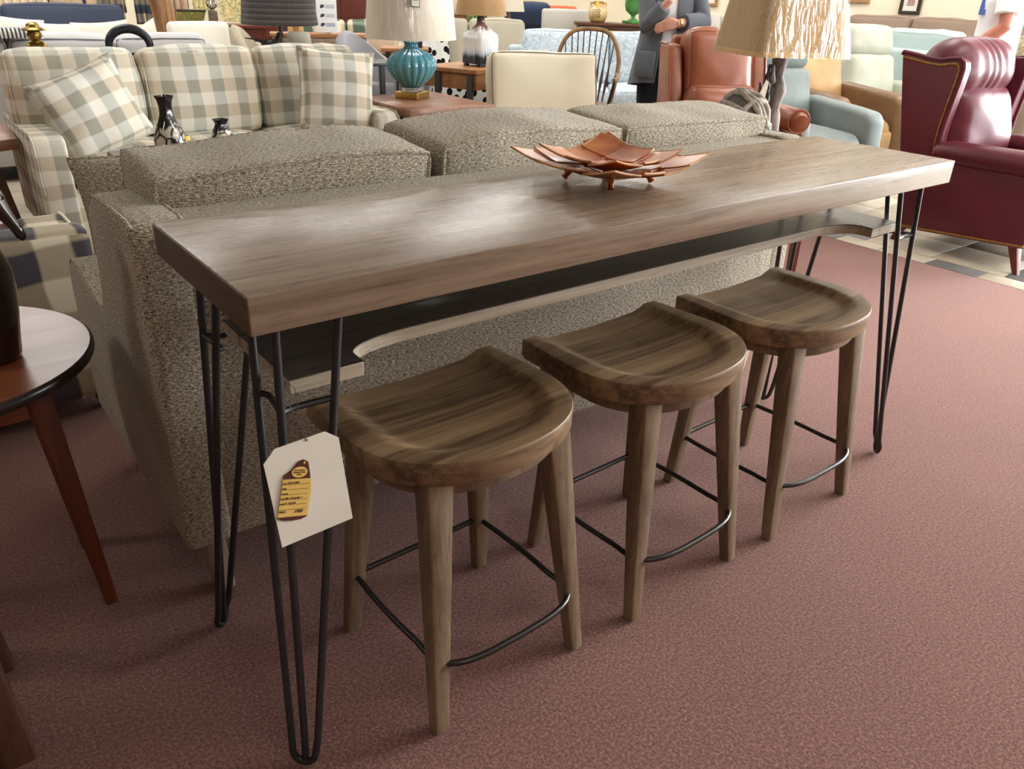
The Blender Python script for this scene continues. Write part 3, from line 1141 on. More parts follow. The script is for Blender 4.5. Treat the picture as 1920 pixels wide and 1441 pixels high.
# ------------------------------------------------------------------ price card hanging on the front left leg
def price_card():
    c = Vector((0.050, -0.026, 0.606))
    t = thing('price_card', 'white card with clipped corners holding a yellow price tag, hung on the table leg', 'price tag', c)
    ex = Vector((0.97, -0.02, 0.06)).normalized()
    ez = Vector((-0.05, 0.06, 0.97))
    ez = (ez - ex * ez.dot(ex)).normalized()
    ey = ez.cross(ex)
    Mx = Matrix((ex, ey, ez)).transposed().to_4x4()
    hw, hh = 0.059, 0.083
    poly = [(-hw, -hh), (hw, -hh), (hw, hh - 0.018), (hw - 0.02, hh), (-hw + 0.02, hh), (-hw, hh - 0.018)]
    g = G(Mx); g.prism(poly, -0.0006, 0.0006, 'y', 0)
    g.obj('card', M['paper'], t)
    # slit tag: brown tag body with yellow label, turned upright
    M2 = Mx @ Matrix.Translation((-0.021, -0.0016, 0.004)) @ Matrix.Rotation(R(19), 4, 'Y')
    brown = plain('brown card', srgb(84, 38, 26), 0.8)
    yellow = plain('yellow card', srgb(236, 196, 104), 0.8, 0.04)
    w2 = 0.0235
    out = [(-w2, -0.044), (-w2 * 0.6, -0.048), (0, -0.049), (w2 * 0.6, -0.048), (w2, -0.044), (w2, 0.0), (w2 * 0.82, 0.022), (0.012, 0.047), (0.004, 0.051), (-0.004, 0.048), (-0.013, 0.034), (-w2, 0.026)]
    g = G(M2); g.prism(out, -0.0005, 0.0005, 'y', 0)
    tg = g.obj('price_tag', brown, t, label='brown and yellow price tag with a rounded top')
    g = G(M2); g.prism([(-w2, -0.042), (w2, -0.042), (w2, 0.0), (w2 * 0.84, 0.02), (-w2, 0.02)], -0.0009, -0.0005, 'y', 0)
    g.obj('label', yellow, tg)
    g = G(M2)
    g.prism([(0.0005 + 0.0125 * math.cos(2 * PI * k / 20), 0.031 + 0.0088 * math.sin(2 * PI * k / 20)) for k in range(20)], -0.0010, -0.0005, 'y', 0)
    g.prism([(0.006 + 0.0018 * math.cos(2 * PI * k / 10), 0.046 + 0.0018 * math.sin(2 * PI * k / 10)) for k in range(10)], -0.0010, -0.0005, 'y', 0)
    g.obj('badge', yellow, tg)
    g = G(M2)
    for i in range(6):
        zz = 0.0118 - i * 0.0083
        g.box((-0.002, -0.00105, zz), (1.78 * w2, 0.0003, 0.0004), 0)
    g.obj('ruled_line', M['ink'], tg, kind='stuff')
    B = M2 @ Matrix.Rotation(R(90), 4, 'X')

    def w(body, x, z, s_, al='LEFT', sh_=0.0, nm='lettering'):
        text(body, s_, M['ink'], tg, B @ Matrix.Translation((x, z, 0.0012)), nm, al, sh_)
    w('Your Home', 0.0005, 0.0335, 0.0034, 'CENTER', 0.2)
    w('Should Come', 0.0005, 0.0300, 0.0034, 'CENTER', 0.2)
    w('First.', 0.0005, 0.0265, 0.0034, 'CENTER', 0.2)
    for i, (a, b) in enumerate((('STK', 'OTC-867'), ('DEPT', ''), ('COLOR', ''), ('MFG', 'Bar Console +'), ('DESC', '3 - Stools'))):
        zz = 0.0125 - i * 0.0083
        w(a, -w2 + 0.0012, zz, 0.0028)
        if b:
            w(b, -w2 + 0.0075, zz + 0.0004, 0.0046, 'LEFT', 0.3)
    w('PRICE', -w2 + 0.001, -0.0345, 0.0042)
    w('1985', 0.0015, -0.0355, 0.0068, 'LEFT', 0.35)
    g = G()
    g.tube([(0.004, 0.003, 0.079), (0.0, 0.012, 0.10), (-0.012, 0.030, 0.150), (-0.003, 0.045, 0.162), (0.008, 0.038, 0.152), (0.004, 0.02, 0.11), (0.006, 0.003, 0.079)], 0.0006, 5)
    g.obj('string', M['ink'], t)


price_card()


# ------------------------------------------------------------------ copper leaf tray on the table
def leaf_tray():
    t = thing('leaf_tray', 'two-tier copper-coloured square tray of overlapping leaves on little feet', 'tray', (0.922, 0.278, H_), R(5))

    def bowl(half, z0, rise, rz, nm, cells, phase):
        root = None
        edge = []
        k = cells
        for i in range(k):
            for j in range(k):
                # overlapping leaf plates laid in a square, curling up to the corners
                hsh = lambda q: ((i * 37 + j * 59 + q * 83 + int(phase * 10)) % 17) / 17.0
                u0, u1 = -1 + 2 * i / k + 0.02 - 0.07 * hsh(1), -1 + 2 * (i + 1) / k - 0.02 + 0.08 * hsh(2)
                v0, v1 = -1 + 2 * j / k + 0.02 - 0.07 * hsh(3), -1 + 2 * (j + 1) / k - 0.02 + 0.08 * hsh(4)
                if i == 0:
                    u0 = -1.0 - 0.05 * hsh(5)
                if i == k - 1:
                    u1 = 1.0 + 0.05 * hsh(6)
                if j == 0:
                    v0 = -1.0 - 0.05 * hsh(7)
                if j == k - 1:
                    v1 = 1.0 + 0.05 * hsh(8)
                ca, sa = math.cos(rz), math.sin(rz)
                lift = 0.0024 * ((i * 2 + j * 3) % 4)
                sk = 0.09 * math.sin(i * 3.1 + j * 1.7 + phase)
                n_ = 6

                def f(a, b, off=0.0):
                    u = max(-1.06, min(1.06, u0 + (u1 - u0) * a + sk * (b - 0.5)))
                    v = max(-1.06, min(1.06, v0 + (v1 - v0) * b - sk * (a - 0.5)))
                    rr = u * u + v * v
                    z = z0 + rise * (rr / 2) ** 1.0 + lift + off + 0.002 * math.sin(a * PI) * math.sin(b * PI)
                    x, y = u * half, v * half
                    return (x * ca - y * sa, x * sa + y * ca, z)
                g = G()
                vs, fs = [], []
                for off in (0.0, 0.0035):
                    for a in range(n_ + 1):
                        for b in range(n_ + 1):
                            vs.append(f(a / n_, b / n_, off))
                m_ = (n_ + 1) ** 2
                for a in range(n_):
                    for b in range(n_):
                        q = (a * (n_ + 1) + b, (a + 1) * (n_ + 1) + b, (a + 1) * (n_ + 1) + b + 1, a * (n_ + 1) + b + 1)
                        fs.append(tuple(x + m_ for x in q))
                        fs.append(q[::-1])
                bd = [b for b in range(n_ + 1)] + [a * (n_ + 1) + n_ for a in range(1, n_ + 1)] + [n_ * (n_ + 1) + b for b in range(n_ - 1, -1, -1)] + [a * (n_ + 1) for a in range(n_ - 1, 0, -1)]
                for q in range(len(bd)):
                    a, b = bd[q], bd[(q + 1) % len(bd)]
                    fs.append((a, b, b + m_, a + m_))
                g.add(vs, fs)
                if root is None:
                    root = g.obj(nm, M['leaf'], t)
                else:
                    g.obj('leaf', M['leaf'], root)
                edge.append([f(b / n_, 0.0, 0.002) for b in range(n_ + 1)] if j == 0 else None)
                edge.append([f(b / n_, 1.0, 0.002) for b in range(n_ + 1)] if j == k - 1 else None)
                edge.append([f(0.0, b / n_, 0.002) for b in range(n_ + 1)] if i == 0 else None)
                edge.append([f(1.0, b / n_, 0.002) for b in range(n_ + 1)] if i == k - 1 else None)
        for e in edge:
            if e:
                g = G(); g.tube(e, 0.0024, 6)
                g.obj('worn_edge', M['leaf_edge'], root)
        return root
    lo = bowl(0.150, 0.016, 0.046, 0.0, 'lower_tier', 4, 0.4)
    up = bowl(0.108, 0.031, 0.040, R(3), 'upper_tier', 3, 1.9)
    for a in range(4):
        an = PI / 4 + a * PI / 2
        g = G(); g.tube([(0.085 * math.cos(an), 0.085 * math.sin(an), 0.026), (0.092 * math.cos(an), 0.092 * math.sin(an), 0.012), (0.097 * math.cos(an), 0.097 * math.sin(an), 0.0055)], [0.011, 0.006, 0.008], 8)
        g.obj('foot', M['leaf'], t)


leaf_tray()


# ------------------------------------------------------------------ tweed sofa behind the table
def tweed_sofa():
    t = thing('tweed_sofa', 'grey-brown tweed three-cushion sofa with its back against the console table', 'sofa', (1.0, 0.9, 0))
    m = M['tweed']
    K = dict(parent=t, world=True)
    g = G(); g.puff((0.985, 0.555, 0.535), (1.97, 0.13, 0.715), 0.022, (0, 0.006, 0), n=6, seg=3)
    g.obj('back_frame', m, **K)
    g = G(); g.puff((0.985, 0.92, 0.29), (1.80, 0.80, 0.22), 0.02, n=3)
    g.obj('base', m, **K)
    prof = [(0.488, 0.175), (0.488, 0.865), (0.50, 0.893), (0.53, 0.9), (0.70, 0.9), (0.80, 0.893), (0.85, 0.865), (0.862, 0.82), (0.872, 0.74), (0.895, 0.66), (0.925, 0.615),
            (0.96, 0.598), (1.03, 0.605), (1.12, 0.622), (1.2, 0.636), (1.26, 0.635), (1.30, 0.61), (1.325, 0.56), (1.335, 0.45), (1.325, 0.175)]
    for x0, x1 in ((-0.03, 0.075), (1.895, 2.0)):
        g = G(); g.prism(prof, x0, x1, 'x', 0.026, 4)
        arm = g.obj('arm', m, **K)
        for xx in (x0 + 0.003, x1 - 0.003):
            g = G(); g.tube([(xx + (0.004 if xx < (x0 + x1) / 2 else -0.004), y, z - 0.0045) for y, z in prof[2:-1]], 0.0045, 6)
            o = g.obj('piping', m, arm)
            for v in o.data.vertices:
                v.co -= t.location
    g = G(); g.puff((0.985, 0.95, 0.44), (1.74, 0.74, 0.15), 0.05, (0, 0, 0.025), n=6)
    g.obj('seat_cushion', m, **K)
    xs = ((0.055, 0.672), (0.690, 1.292), (1.308, 1.93))
    for i, (a, b) in enumerate(xs):
        c = ((a + b) / 2, 0.765, 0.735 + (0.012 if i == 1 else 0))
        sz = (b - a, 0.27, 0.45)
        def sag(o, s_=i):
            k = 1 - (o.x / ((xs[s_][1] - xs[s_][0]) / 2)) ** 2
            o.z += (0.010 * k if o.z > 0 else 0) + (o.z > 0.1) * 0.006 * math.sin(o.x * 9 + s_ * 2)
            o.y += 0.10 * (-(o.z + 0.2)) * 0.25
            return o
        g = G()
        loop = g.puff(c, sz, 0.018, (0.010, 0.022, 0.006), n=14, seg=3, rot=(R(4), 0, R((-1.5, 2, -1)[i])), wr=0.009, wf=5.0, seed=i * 7.3, fn=sag)
        cu = g.obj('back_cushion', m, **K)
        for sg in (-1, 1):
            g = G(); g.tube(loop(1, sg, 18), 0.006, 6, closed=True)
            o = g.obj('piping', m, cu)
            for v in o.data.vertices:
                v.co -= t.location
    for (x, y, dx, dy) in ((0.03, 0.57, -0.0, 0.0), (1.94, 0.57, 0, 0), (0.03, 1.24, 0, 0.03), (1.94, 1.24, 0, 0.03)):
        g = G(); g.taper((x + (0.02 if x < 1 else -0.02), y, 0.0), (x, y, 0.18), (0.04, 0.04), (0.062, 0.062), 0.15)
        g.obj('leg', M['whitewash'], **K)
    return t


tweed_sofa()


def throw_pillow(name, label, m, c, size, thick, rot, group=None, pinch=0.22, piping=None, seed=0.0, cat='pillow'):
    """knife-edge square pillow in its x-z plane, thin at the edges"""
    t = thing(name, label, cat, c, 0, group)
    t.rotation_euler = rot
    n = 16

    def f(u, v, sg):
        x, z = 2 * u - 1, 2 * v - 1
        e = (1 - x ** 4) * (1 - z ** 4)
        pin = 1 - pinch * 0.35 * (1 - z * z) * abs(x) ** 3
        pin2 = 1 - pinch * 0.35 * (1 - x * x) * abs(z) ** 3
        th = thick / 2 * max(0, (1 - x * x) * (1 - z * z)) ** 0.42
        th *= 1 + 0.18 * noise.noise(Vector((x * 2 + seed, z * 2, sg)))
        return (x * size[0] / 2 * pin, sg * (th + 0.004), z * size[1] / 2 * pin2)
    vs, fs = [], []
    for sg in (-1, 1):
        k0 = len(vs)
        for i in range(n + 1):
            for j in range(n + 1):
                vs.append(f(i / n, j / n, sg))
        for i in range(n):
            for j in range(n):
                q = (k0 + i * (n + 1) + j, k0 + (i + 1) * (n + 1) + j, k0 + (i + 1) * (n + 1) + j + 1, k0 + i * (n + 1) + j + 1)
                fs.append(q if sg < 0 else q[::-1])
    m_ = (n + 1) ** 2
    bd = [i * (n + 1) for i in range(n + 1)] + [n * (n + 1) + j for j in range(1, n + 1)] + [i * (n + 1) + n for i in range(n - 1, -1, -1)] + [j for j in range(n - 1, 0, -1)]
    for q in range(len(bd)):
        a, b = bd[q], bd[(q + 1) % len(bd)]
        fs.append((b, a, a + m_, b + m_))
    g = G(); g.add(vs, fs)
    g.obj('cover', m, t, angle=70)
    g = G(); g.tube([(vs[b][0], 0, vs[b][2]) for b in bd], 0.005, 6, closed=True)
    g.obj('piping', piping or m, t)
    return t


_p = throw_pillow('throw_pillow', 'tweed pillow poking out over the left arm of the tweed sofa', M['tweed'], (0.262, 1.235, 0.722), (0.50, 0.33), 0.13, (0, 0, 0), seed=2.0)
_ex = Vector((0.42, -0.16, 0.035)).normalized()
_ez = Vector((-0.10, 0.12, 0.3))
_ez = (_ez - _ex * _ez.dot(_ex)).normalized()
_p.rotation_euler = Matrix((_ex, _ez.cross(_ex), _ez)).transposed().to_euler()


# ------------------------------------------------------------------ left foreground
def round_table():
    t = thing('round_side_table', 'round cherry side table with a black rim carrying the dark duck carving', 'table', (-0.385, 0.79, 0))
    g = G(); g.lathe([(0.0, 0.592), (0.288, 0.592), (0.2965, 0.597), (0.2965, 0.615), (0.29, 0.6155), (0.0, 0.6155)], 64, cap=False)
    tp = g.obj('table_top', M['cherry'], t, angle=50)
    g = G(); g.lathe([(0.294, 0.590), (0.300, 0.593), (0.303, 0.60), (0.303, 0.608), (0.3005, 0.613), (0.297, 0.6155), (0.294, 0.590)], 64, cap=False)
    g.obj('edge_band', M['ebony'], tp, label='black painted table rim')
    lx, ly = 0.165, 0.105
    for sy in (-1, 1):
        g = G(); g.box((0, sy * ly, 0.54), (2 * lx, 0.02, 0.10), 0.003)
        g.obj('apron', M['cherry'], t)
    for sx in (-1, 1):
        g = G(); g.box((sx * lx, 0, 0.54), (0.02, 2 * ly, 0.10), 0.003)
        g.obj('apron', M['cherry'], t)
        for sy in (-1, 1):
            g = G(); g.taper((sx * 0.205, sy * 0.125, 0), (sx * lx, sy * ly, 0.592), (0.027, 0.027), (0.048, 0.048), 0.15)
            g.obj('leg', M['cherry_z'], t)


round_table()


def duck():
    t = thing('duck_carving', 'glossy dark wooden duck carving standing on the round table', 'sculpture', (-0.268, 0.720, 0.6155), R(-43))
    m = plain('dark polished wood', srgb(30, 20, 18), 0.16, 0.3, 8, spec=0.6, coat=0.6)
    g = G()
    prof = [(0.046, 0), (0.050, 0.01), (0.054, 0.04), (0.062, 0.09), (0.068, 0.14), (0.067, 0.18), (0.056, 0.215), (0.040, 0.238), (0.026, 0.25)]
    g.lathe(prof, 28)
    g.tube([(0.0, 0, 0.215), (0.004, 0, 0.25), (0.020, 0, 0.28), (0.045, 0, 0.305)], [0.045, 0.034, 0.027, 0.026], 18)
    g.obj('body', m, t, angle=70)
    g = G(); g.ball((0.062, 0, 0.312), (0.040, 0.032, 0.036), 20, 14)
    hd = g.obj('head', m, t, angle=70)
    g = G(); g.tube([(0.088, 0, 0.303), (0.100, 0, 0.290), (0.112, 0, 0.272), (0.122, 0, 0.252), (0.125, 0, 0.245)], [0.020, 0.013, 0.010, 0.0085, 0.004], 12)
    g.obj('bill', m, hd, angle=70)


duck()


def corner_stand():
    t = thing('plant_stand', 'dark wooden stand whose square leg shows in the bottom left corner', 'table', (-0.575, 0.46, 0))
    g = G(); g.box((0, 0, 0.565), (0.34, 0.30, 0.03), 0.006)
    g.obj('table_top', M['dkwood'], t)
    for sx in (-1, 1):
        for sy in (-1, 1):
            g = G(); g.taper((sx * 0.152, sy * 0.13, 0), (sx * 0.135, sy * 0.115, 0.55), (0.064, 0.064), (0.05, 0.05), 0.12)
            g.obj('leg', M['dkwood_z'], t)
    for sy in (-1, 1):
        g = G(); g.box((0, sy * 0.118, 0.50), (0.24, 0.02, 0.08), 0.004)
        g.obj('apron', M['dkwood'], t)


corner_stand()


# ------------------------------------------------------------------ upholstered furniture kit
def sofa(name, label, cat, loc, rz, w, d, m, seat=0.46, arm=0.62, back=0.86, aw=0.16, n=3, top=0.10, pipe=None, leg=None, legh=0.10, group=None, seats=None,
         lean=8, bt=0.17, wr=0.012, archip=0.0, tback=False, crown=0.03, cdepth=0.0):
    t = thing(name, label, cat, loc, rz, group)
    pm = pipe or m
    lm = leg or M['dkwood_z']
    hw, hd = w / 2, d / 2
    g = G(); g.puff((0, 0.02, (legh + seat - 0.14) / 2), (w - 2 * aw + 0.02, d - 0.06, seat - 0.14 - legh), 0.015, n=2)
    g.obj('base', m, t)
    g = G(); g.puff((0, hd - 0.08, (legh + back) / 2), (w - 0.05, 0.15, back - legh), 0.04, (0, 0.01, 0), n=3)
    g.obj('back_frame', m, t)
    for s in (-1, 1):
        g = G()
        prof = [(-hd, legh), (-hd - 0.01, arm * 0.55), (-hd + 0.005, arm - 0.03), (-hd + 0.04, arm - 0.004), (-hd + 0.10, arm), (hd - 0.25, arm + archip), (hd - 0.04, arm + archip + 0.02), (hd - 0.02, legh)]
        xa, xb = (hw - aw, hw) if s > 0 else (-hw, -hw + aw)
        g.prism(prof, xa, xb, 'x', 0.022, 3)
        a = g.obj('arm', m, t)
        if pipe is not None or True:
            xx = xb - 0.006 if s > 0 else xa + 0.006
            g = G(); g.tube([(xx, y, z) for y, z in prof[1:-1]], 0.006, 6)
            g.obj('piping', pm, a)
    iw = w - 2 * aw - 0.01
    ns = seats or n
    for i in range(ns):
        cw = iw / ns
        g = G()
        lp = g.puff((-iw / 2 + cw * (i + 0.5), -0.09, seat - 0.07), (cw - 0.008, d - 0.24, 0.15), 0.045, (0, 0.01, crown), n=7, wr=wr * 0.6, seed=i * 3.1)
        c = g.obj('seat_cushion', m, t)
        for s in (1, -1):
            g = G(); g.tube(lp(2, s, 8), 0.006, 5, closed=True)
            g.obj('piping', pm, c)
    ch = back + top - seat + 0.02
    for i in range(n):
        cw = iw / n
        g = G()
        xa, xb = -iw / 2 + cw * i, -iw / 2 + cw * (i + 1)
        if tback:
            tw_ = (w - 0.02) / n
            xa, xb = -w / 2 + 0.01 + tw_ * i, -w / 2 + 0.01 + tw_ * (i + 1)
        lp = g.puff(((xa + xb) / 2, hd - 0.16 - bt / 2 - 0.02, seat - 0.01 + ch / 2), (xb - xa - 0.012, bt, ch), 0.05, (0.008, 0.045, 0.022), n=8, rot=(R(-lean), 0, R(random.uniform(-1.2, 1.2))), wr=wr, wf=5, seed=i * 5.7 + w)
        c = g.obj('back_cushion', m, t)
        for s in (1, -1):
            g = G(); g.tube(lp(1, s, 8), 0.006, 5, closed=True)
            g.obj('piping', pm, c)
    for sx in (-1, 1):
        for sy in (-1, 1):
            g = G(); g.taper((sx * (hw - 0.08), sy * (hd - 0.09), 0), (sx * (hw - 0.09), sy * (hd - 0.1), legh + 0.005), 0.035, 0.055, 0.2)
            g.obj('leg', lm, t)
    return t


def recliner(name, label, loc, rz, m, m_low=None, m_arm=None, w=0.80, d=0.86, back=1.04, seat=0.48, arm=0.62, group=None):
    t = thing(name, label, 'recliner', loc, rz, group)
    ml, ma = m_low or m, m_arm or m
    hw, hd = w / 2, d / 2
    aw = 0.15
    g = G(); g.puff((0, 0.02, 0.20), (w - 2 * aw, d - 0.12, 0.24), 0.02, n=2)
    g.obj('base', ml, t)
    for s in (-1, 1):
        prof = [(-hd + 0.02, 0.07), (-hd - 0.01, 0.35), (-hd + 0.0, arm - 0.06), (-hd + 0.05, arm - 0.015), (-hd + 0.2, arm), (hd - 0.2, arm + 0.03), (hd - 0.08, 0.55), (hd - 0.08, 0.07)]
        g = G(); g.prism(prof, s * (hw - aw) if s > 0 else -hw, s * hw if s > 0 else -hw + aw, 'x', 0.04, 3)
        g.obj('arm', ma, t)
    g = G(); g.puff((0, -0.10, seat - 0.09), (w - 2 * aw - 0.01, d - 0.22, 0.19), 0.07, (0, 0.02, 0.03), n=7, wr=0.010)
    g.obj('seat_cushion', ml, t)
    g = G(); g.puff((0, -hd + 0.02, 0.25), (w - 2 * aw - 0.02, 0.07, 0.30), 0.03, (0, 0.02, 0), n=4)
    g.obj('footrest', ml, t)
    hh = back - seat
    g = G(); g.puff((0, hd - 0.17, seat + hh * 0.31), (w - 2 * aw + 0.06, 0.18, hh * 0.66), 0.06, (0.0, 0.04, 0.0), n=7, rot=(R(-12), 0, 0), wr=0.012)
    g.obj('backrest', ml, t)
    g = G(); g.puff((0, hd - 0.07, seat + hh * 0.80), (w - 2 * aw + 0.07, 0.19, hh * 0.40), 0.07, (0.0, 0.03, 0.01), n=7, rot=(R(-12), 0, 0), wr=0.014)
    g.obj('headrest', m, t)
    for sx in (-1, 1):
        for sy in (-1, 1):
            g = G(); g.taper((sx * (hw - 0.09), sy * (hd - 0.12), 0), (sx * (hw - 0.09), sy * (hd - 0.12), 0.085), 0.05, 0.06, 0.2)
            g.obj('foot', M['dkwood_z'], t)
    return t


# large check armchair at the left, side on
sofa('check_armchair', 'large-check low armchair in cream, tan and charcoal squares, seen from behind by the round table', 'armchair', (-0.38, 1.98, 0), PI, 1.0, 0.78, M['check'], 0.38, 0.50, 0.612, 0.15, 1, -0.06, legh=0.07, pipe=M['cream'])
for o_ in ():
    pass

# coffee table with two crackle vases between the two sofas
t = thing('coffee_table', 'dark wooden table between the tweed sofa and the plaid sofa', 'table', (0.95, 2.62, 0))
g = G(); g.puff((0, 0, 0.58), (1.05, 0.55, 0.04), 0.006, n=1)
g.obj('table_top', M['dkwood'], t)
for sx in (-1, 1):
    for sy in (-1, 1):
        g = G(); g.taper((sx * 0.46, sy * 0.21, 0), (sx * 0.46, sy * 0.21, 0.56), 0.05, 0.06, 0.1)
        g.obj('leg', M['dkwood_z'], t)
    g = G(); g.box((sx * 0.46, 0, 0.525), (0.02, 0.38, 0.07), 0.003)
    g.obj('apron', M['dkwood'], t)


def square_lathe(g, prof, seg=36, p=3.2, c=(0, 0, 0), round_below=None):
    """like a lathe but the upper part turns square-mouthed"""
    vs, fs = [], []
    n = len(prof)
    for (r, z, k) in prof:
        for i in range(seg):
            a = 2 * PI * i / seg
            e = 2 + (p) * k
            rr = r / (abs(math.cos(a)) ** e + abs(math.sin(a)) ** e) ** (1 / e)
            vs.append((c[0] + rr * math.cos(a), c[1] + rr * math.sin(a), c[2] + z))
    for i in range(n - 1):
        for k in range(seg):
            fs.append((i * seg + k, i * seg + (k + 1) % seg, (i + 1) * seg + (k + 1) % seg, (i + 1) * seg + k))
    fs.append(tuple(range(seg - 1, -1, -1)))
    fs.append(tuple((n - 1) * seg + k for k in range(seg)))
    g.add(vs, fs)


t = thing('vase', 'tall black crackle-glazed vase with a square flared neck and a yellow tag', 'vase', (0.60, 2.52, 0.60), R(25))
t.scale = (0.60, 0.60, 0.66)
g = G(); square_lathe(g, [(0.055, 0, 0), (0.085, 0.02, 0), (0.105, 0.08, 0), (0.104, 0.14, 0), (0.082, 0.20, 0.1), (0.052, 0.25, 0.4), (0.036, 0.29, 0.8), (0.033, 0.33, 1.2), (0.038, 0.37, 1.6), (0.050, 0.40, 2), (0.048, 0.40, 2), (0.036, 0.37, 1.6), (0.028, 0.33, 1), (0.026, 0.28, 0.6)])
g.obj('body', M['crackle'], t, angle=60)
g = G(); g.box((0.085, -0.075, 0.145), (0.06, 0.002, 0.026), 0.0005, rot=(0, R(4), R(20)))
pt_ = g.obj('tag', plain('yellow tag', srgb(232, 190, 84), 0.8, 0.05), t, label='small yellow price tag')
g = G(); g.tube([(0.0, -0.035, 0.28), (0.05, -0.07, 0.21), (0.075, -0.078, 0.158)], 0.0012, 5)
g.obj('string', M['black'], t)
t = thing('vase', 'small black crackle-glazed vase right of the tall one', 'vase', (0.86, 2.66, 0.60), R(12))
t.scale = (0.56, 0.56, 0.52)
g = G(); square_lathe(g, [(0.05, 0, 0), (0.085, 0.03, 0), (0.092, 0.09, 0), (0.075, 0.15, 0.2), (0.046, 0.20, 0.8), (0.036, 0.225, 1.2), (0.040, 0.245, 1.5), (0.052, 0.268, 2), (0.050, 0.268, 2), (0.036, 0.24, 1.4), (0.03, 0.2, 0.8)])
g.obj('body', M['crackle_low'], t, angle=60)

# plaid sofa
PS = sofa('plaid_sofa', 'sage and cream plaid three-seat sofa facing the camera', 'sofa', (1.195, 3.82, 0), 0, 1.98, 0.84, M['plaid'], 0.47, 0.60, 0.77, 0.15, 3, 0.15, legh=0.09, archip=-0.01, lean=10, tback=True)
throw_pillow('throw_pillow', 'plaid pillow leaning on the left arm of the plaid sofa', M['plaid'], (0.535, 3.60, 0.675), (0.46, 0.42), 0.18, (R(-18), R(-18), R(12)), seed=5.0)
throw_pillow('throw_pillow', 'plaid pillow at the right arm of the plaid sofa', M['plaid'], (1.88, 3.61, 0.71), (0.45, 0.47), 0.18, (R(-16), R(5), R(-16)), seed=8.0)
t = thing('paper_tag', 'white paper tag with a red edge lying on the plaid sofa seat', 'tag', (0.66, 3.43, 0.487), R(-20))
g = G(); g.box((0, 0, 0.012), (0.13, 0.07, 0.002), 0, rot=(R(-3), R(-3), 0))
tg = g.obj('card', M['paper'], t)
g = G(); g.box((-0.052, -0.005, 0.0125), (0.028, 0.07, 0.002), 0, rot=(R(-3), R(-3), 0))
g.obj('red_edge', M['red'], t)

# dark live-edge end table left of the plaid sofa
t = thing('end_table', 'dark live-edge end table at the left of the plaid sofa', 'table', (-0.17, 3.98, 0))
g = G(); g.prism([(-0.40, -0.28), (0.28, -0.34), (0.36, -0.30), (0.37, 0.0), (0.36, 0.34), (-0.4, 0.36)], 0.505, 0.56, 'z', 0.012)
g.obj('table_top', M['live'], t)
for sx in (-1, 1):
    for sy in (-1, 1):
        g = G(); g.taper((sx * 0.27 + 0.02, sy * 0.28, 0), (sx * 0.22, sy * 0.24, 0.51), (0.045, 0.05), (0.05, 0.06), 0.1)
        g.obj('leg', M['dkwood_z'], t)

# sofa table behind the plaid sofa, with a bust, a ring, a bird and a lamp
t = thing('sofa_table', 'narrow wooden table standing behind the plaid sofa', 'table', (1.25, 4.58, 0))
g = G(); g.box((0, 0, 0.825), (1.8, 0.30, 0.03), 0.004)
g.obj('table_top', M['dkwood'], t)
for sx in (-1, 1):
    for sy in (-1, 1):
        g = G(); g.taper((sx * 0.84, sy * 0.11, 0), (sx * 0.84, sy * 0.11, 0.81), 0.04, 0.045, 0.1)
        g.obj('leg', M['dkwood_z'], t)

t = thing('bust', 'small gilt bust of a figure in a wide-brimmed hat behind the plaid sofa', 'sculpture', (0.49, 4.56, 0.848), R(-5))
gold = metal('aged gold', srgb(150, 124, 66), 0.32)
g = G(); g.puff((0, 0, 0.04), (0.115, 0.075, 0.085), 0.03, (0, 0.008, 0.012), n=4)
g.lathe([(0.03, 0.07), (0.024, 0.09), (0.028, 0.10)], 14)
g.obj('shoulders', gold, t)
g = G(); g.ball((0, -0.004, 0.125), (0.034, 0.036, 0.042), 18, 12)
g.ball((0, -0.039, 0.121), (0.006, 0.008, 0.009), 8, 6)
for s in (-1, 1):
    g.ball((s * 0.012, -0.036, 0.131), (0.006, 0.004, 0.004), 8, 6)
    g.ball((s * 0.034, 0, 0.124), (0.005, 0.008, 0.012), 8, 6)
g.ball((0, -0.037, 0.107), (0.011, 0.004, 0.0035), 8, 6)
g.obj('head', gold, t)
g = G(); g.lathe([(0.064, 0.150), (0.062, 0.147), (0.043, 0.158), (0.036, 0.166), (0.032, 0.180), (0.018, 0.190), (0.0, 0.192)], 24, cap=False)
g.lathe([(0.064, 0.150), (0.058, 0.156), (0.04, 0.164)], 24, cap=False)
g.obj('hat', gold, t)

t = thing('ring_sculpture', 'black open ring sculpture rising behind the plaid sofa', 'sculpture', (1.0, 4.60, 0.84), R(-12))
g = G(); g.tube([(0.115 * math.cos(R(-22 + 224 * k / 30)), 0, 0.066 + 0.095 * math.sin(R(-22 + 224 * k / 30))) for k in range(31)], [0.021 + 0.006 * math.sin(R(-22 + 224 * k / 30)) for k in range(31)], 10)
g.obj('ring', plain('black stone', srgb(28, 32, 42), 0.35, 0.2, 12), t)
g = G(); g.box((0.07, 0, 0.012), (0.14, 0.05, 0.03), 0.008)
g.obj('base', plain('dark green stone', srgb(56, 66, 58), 0.35, 0.2, 12), t)

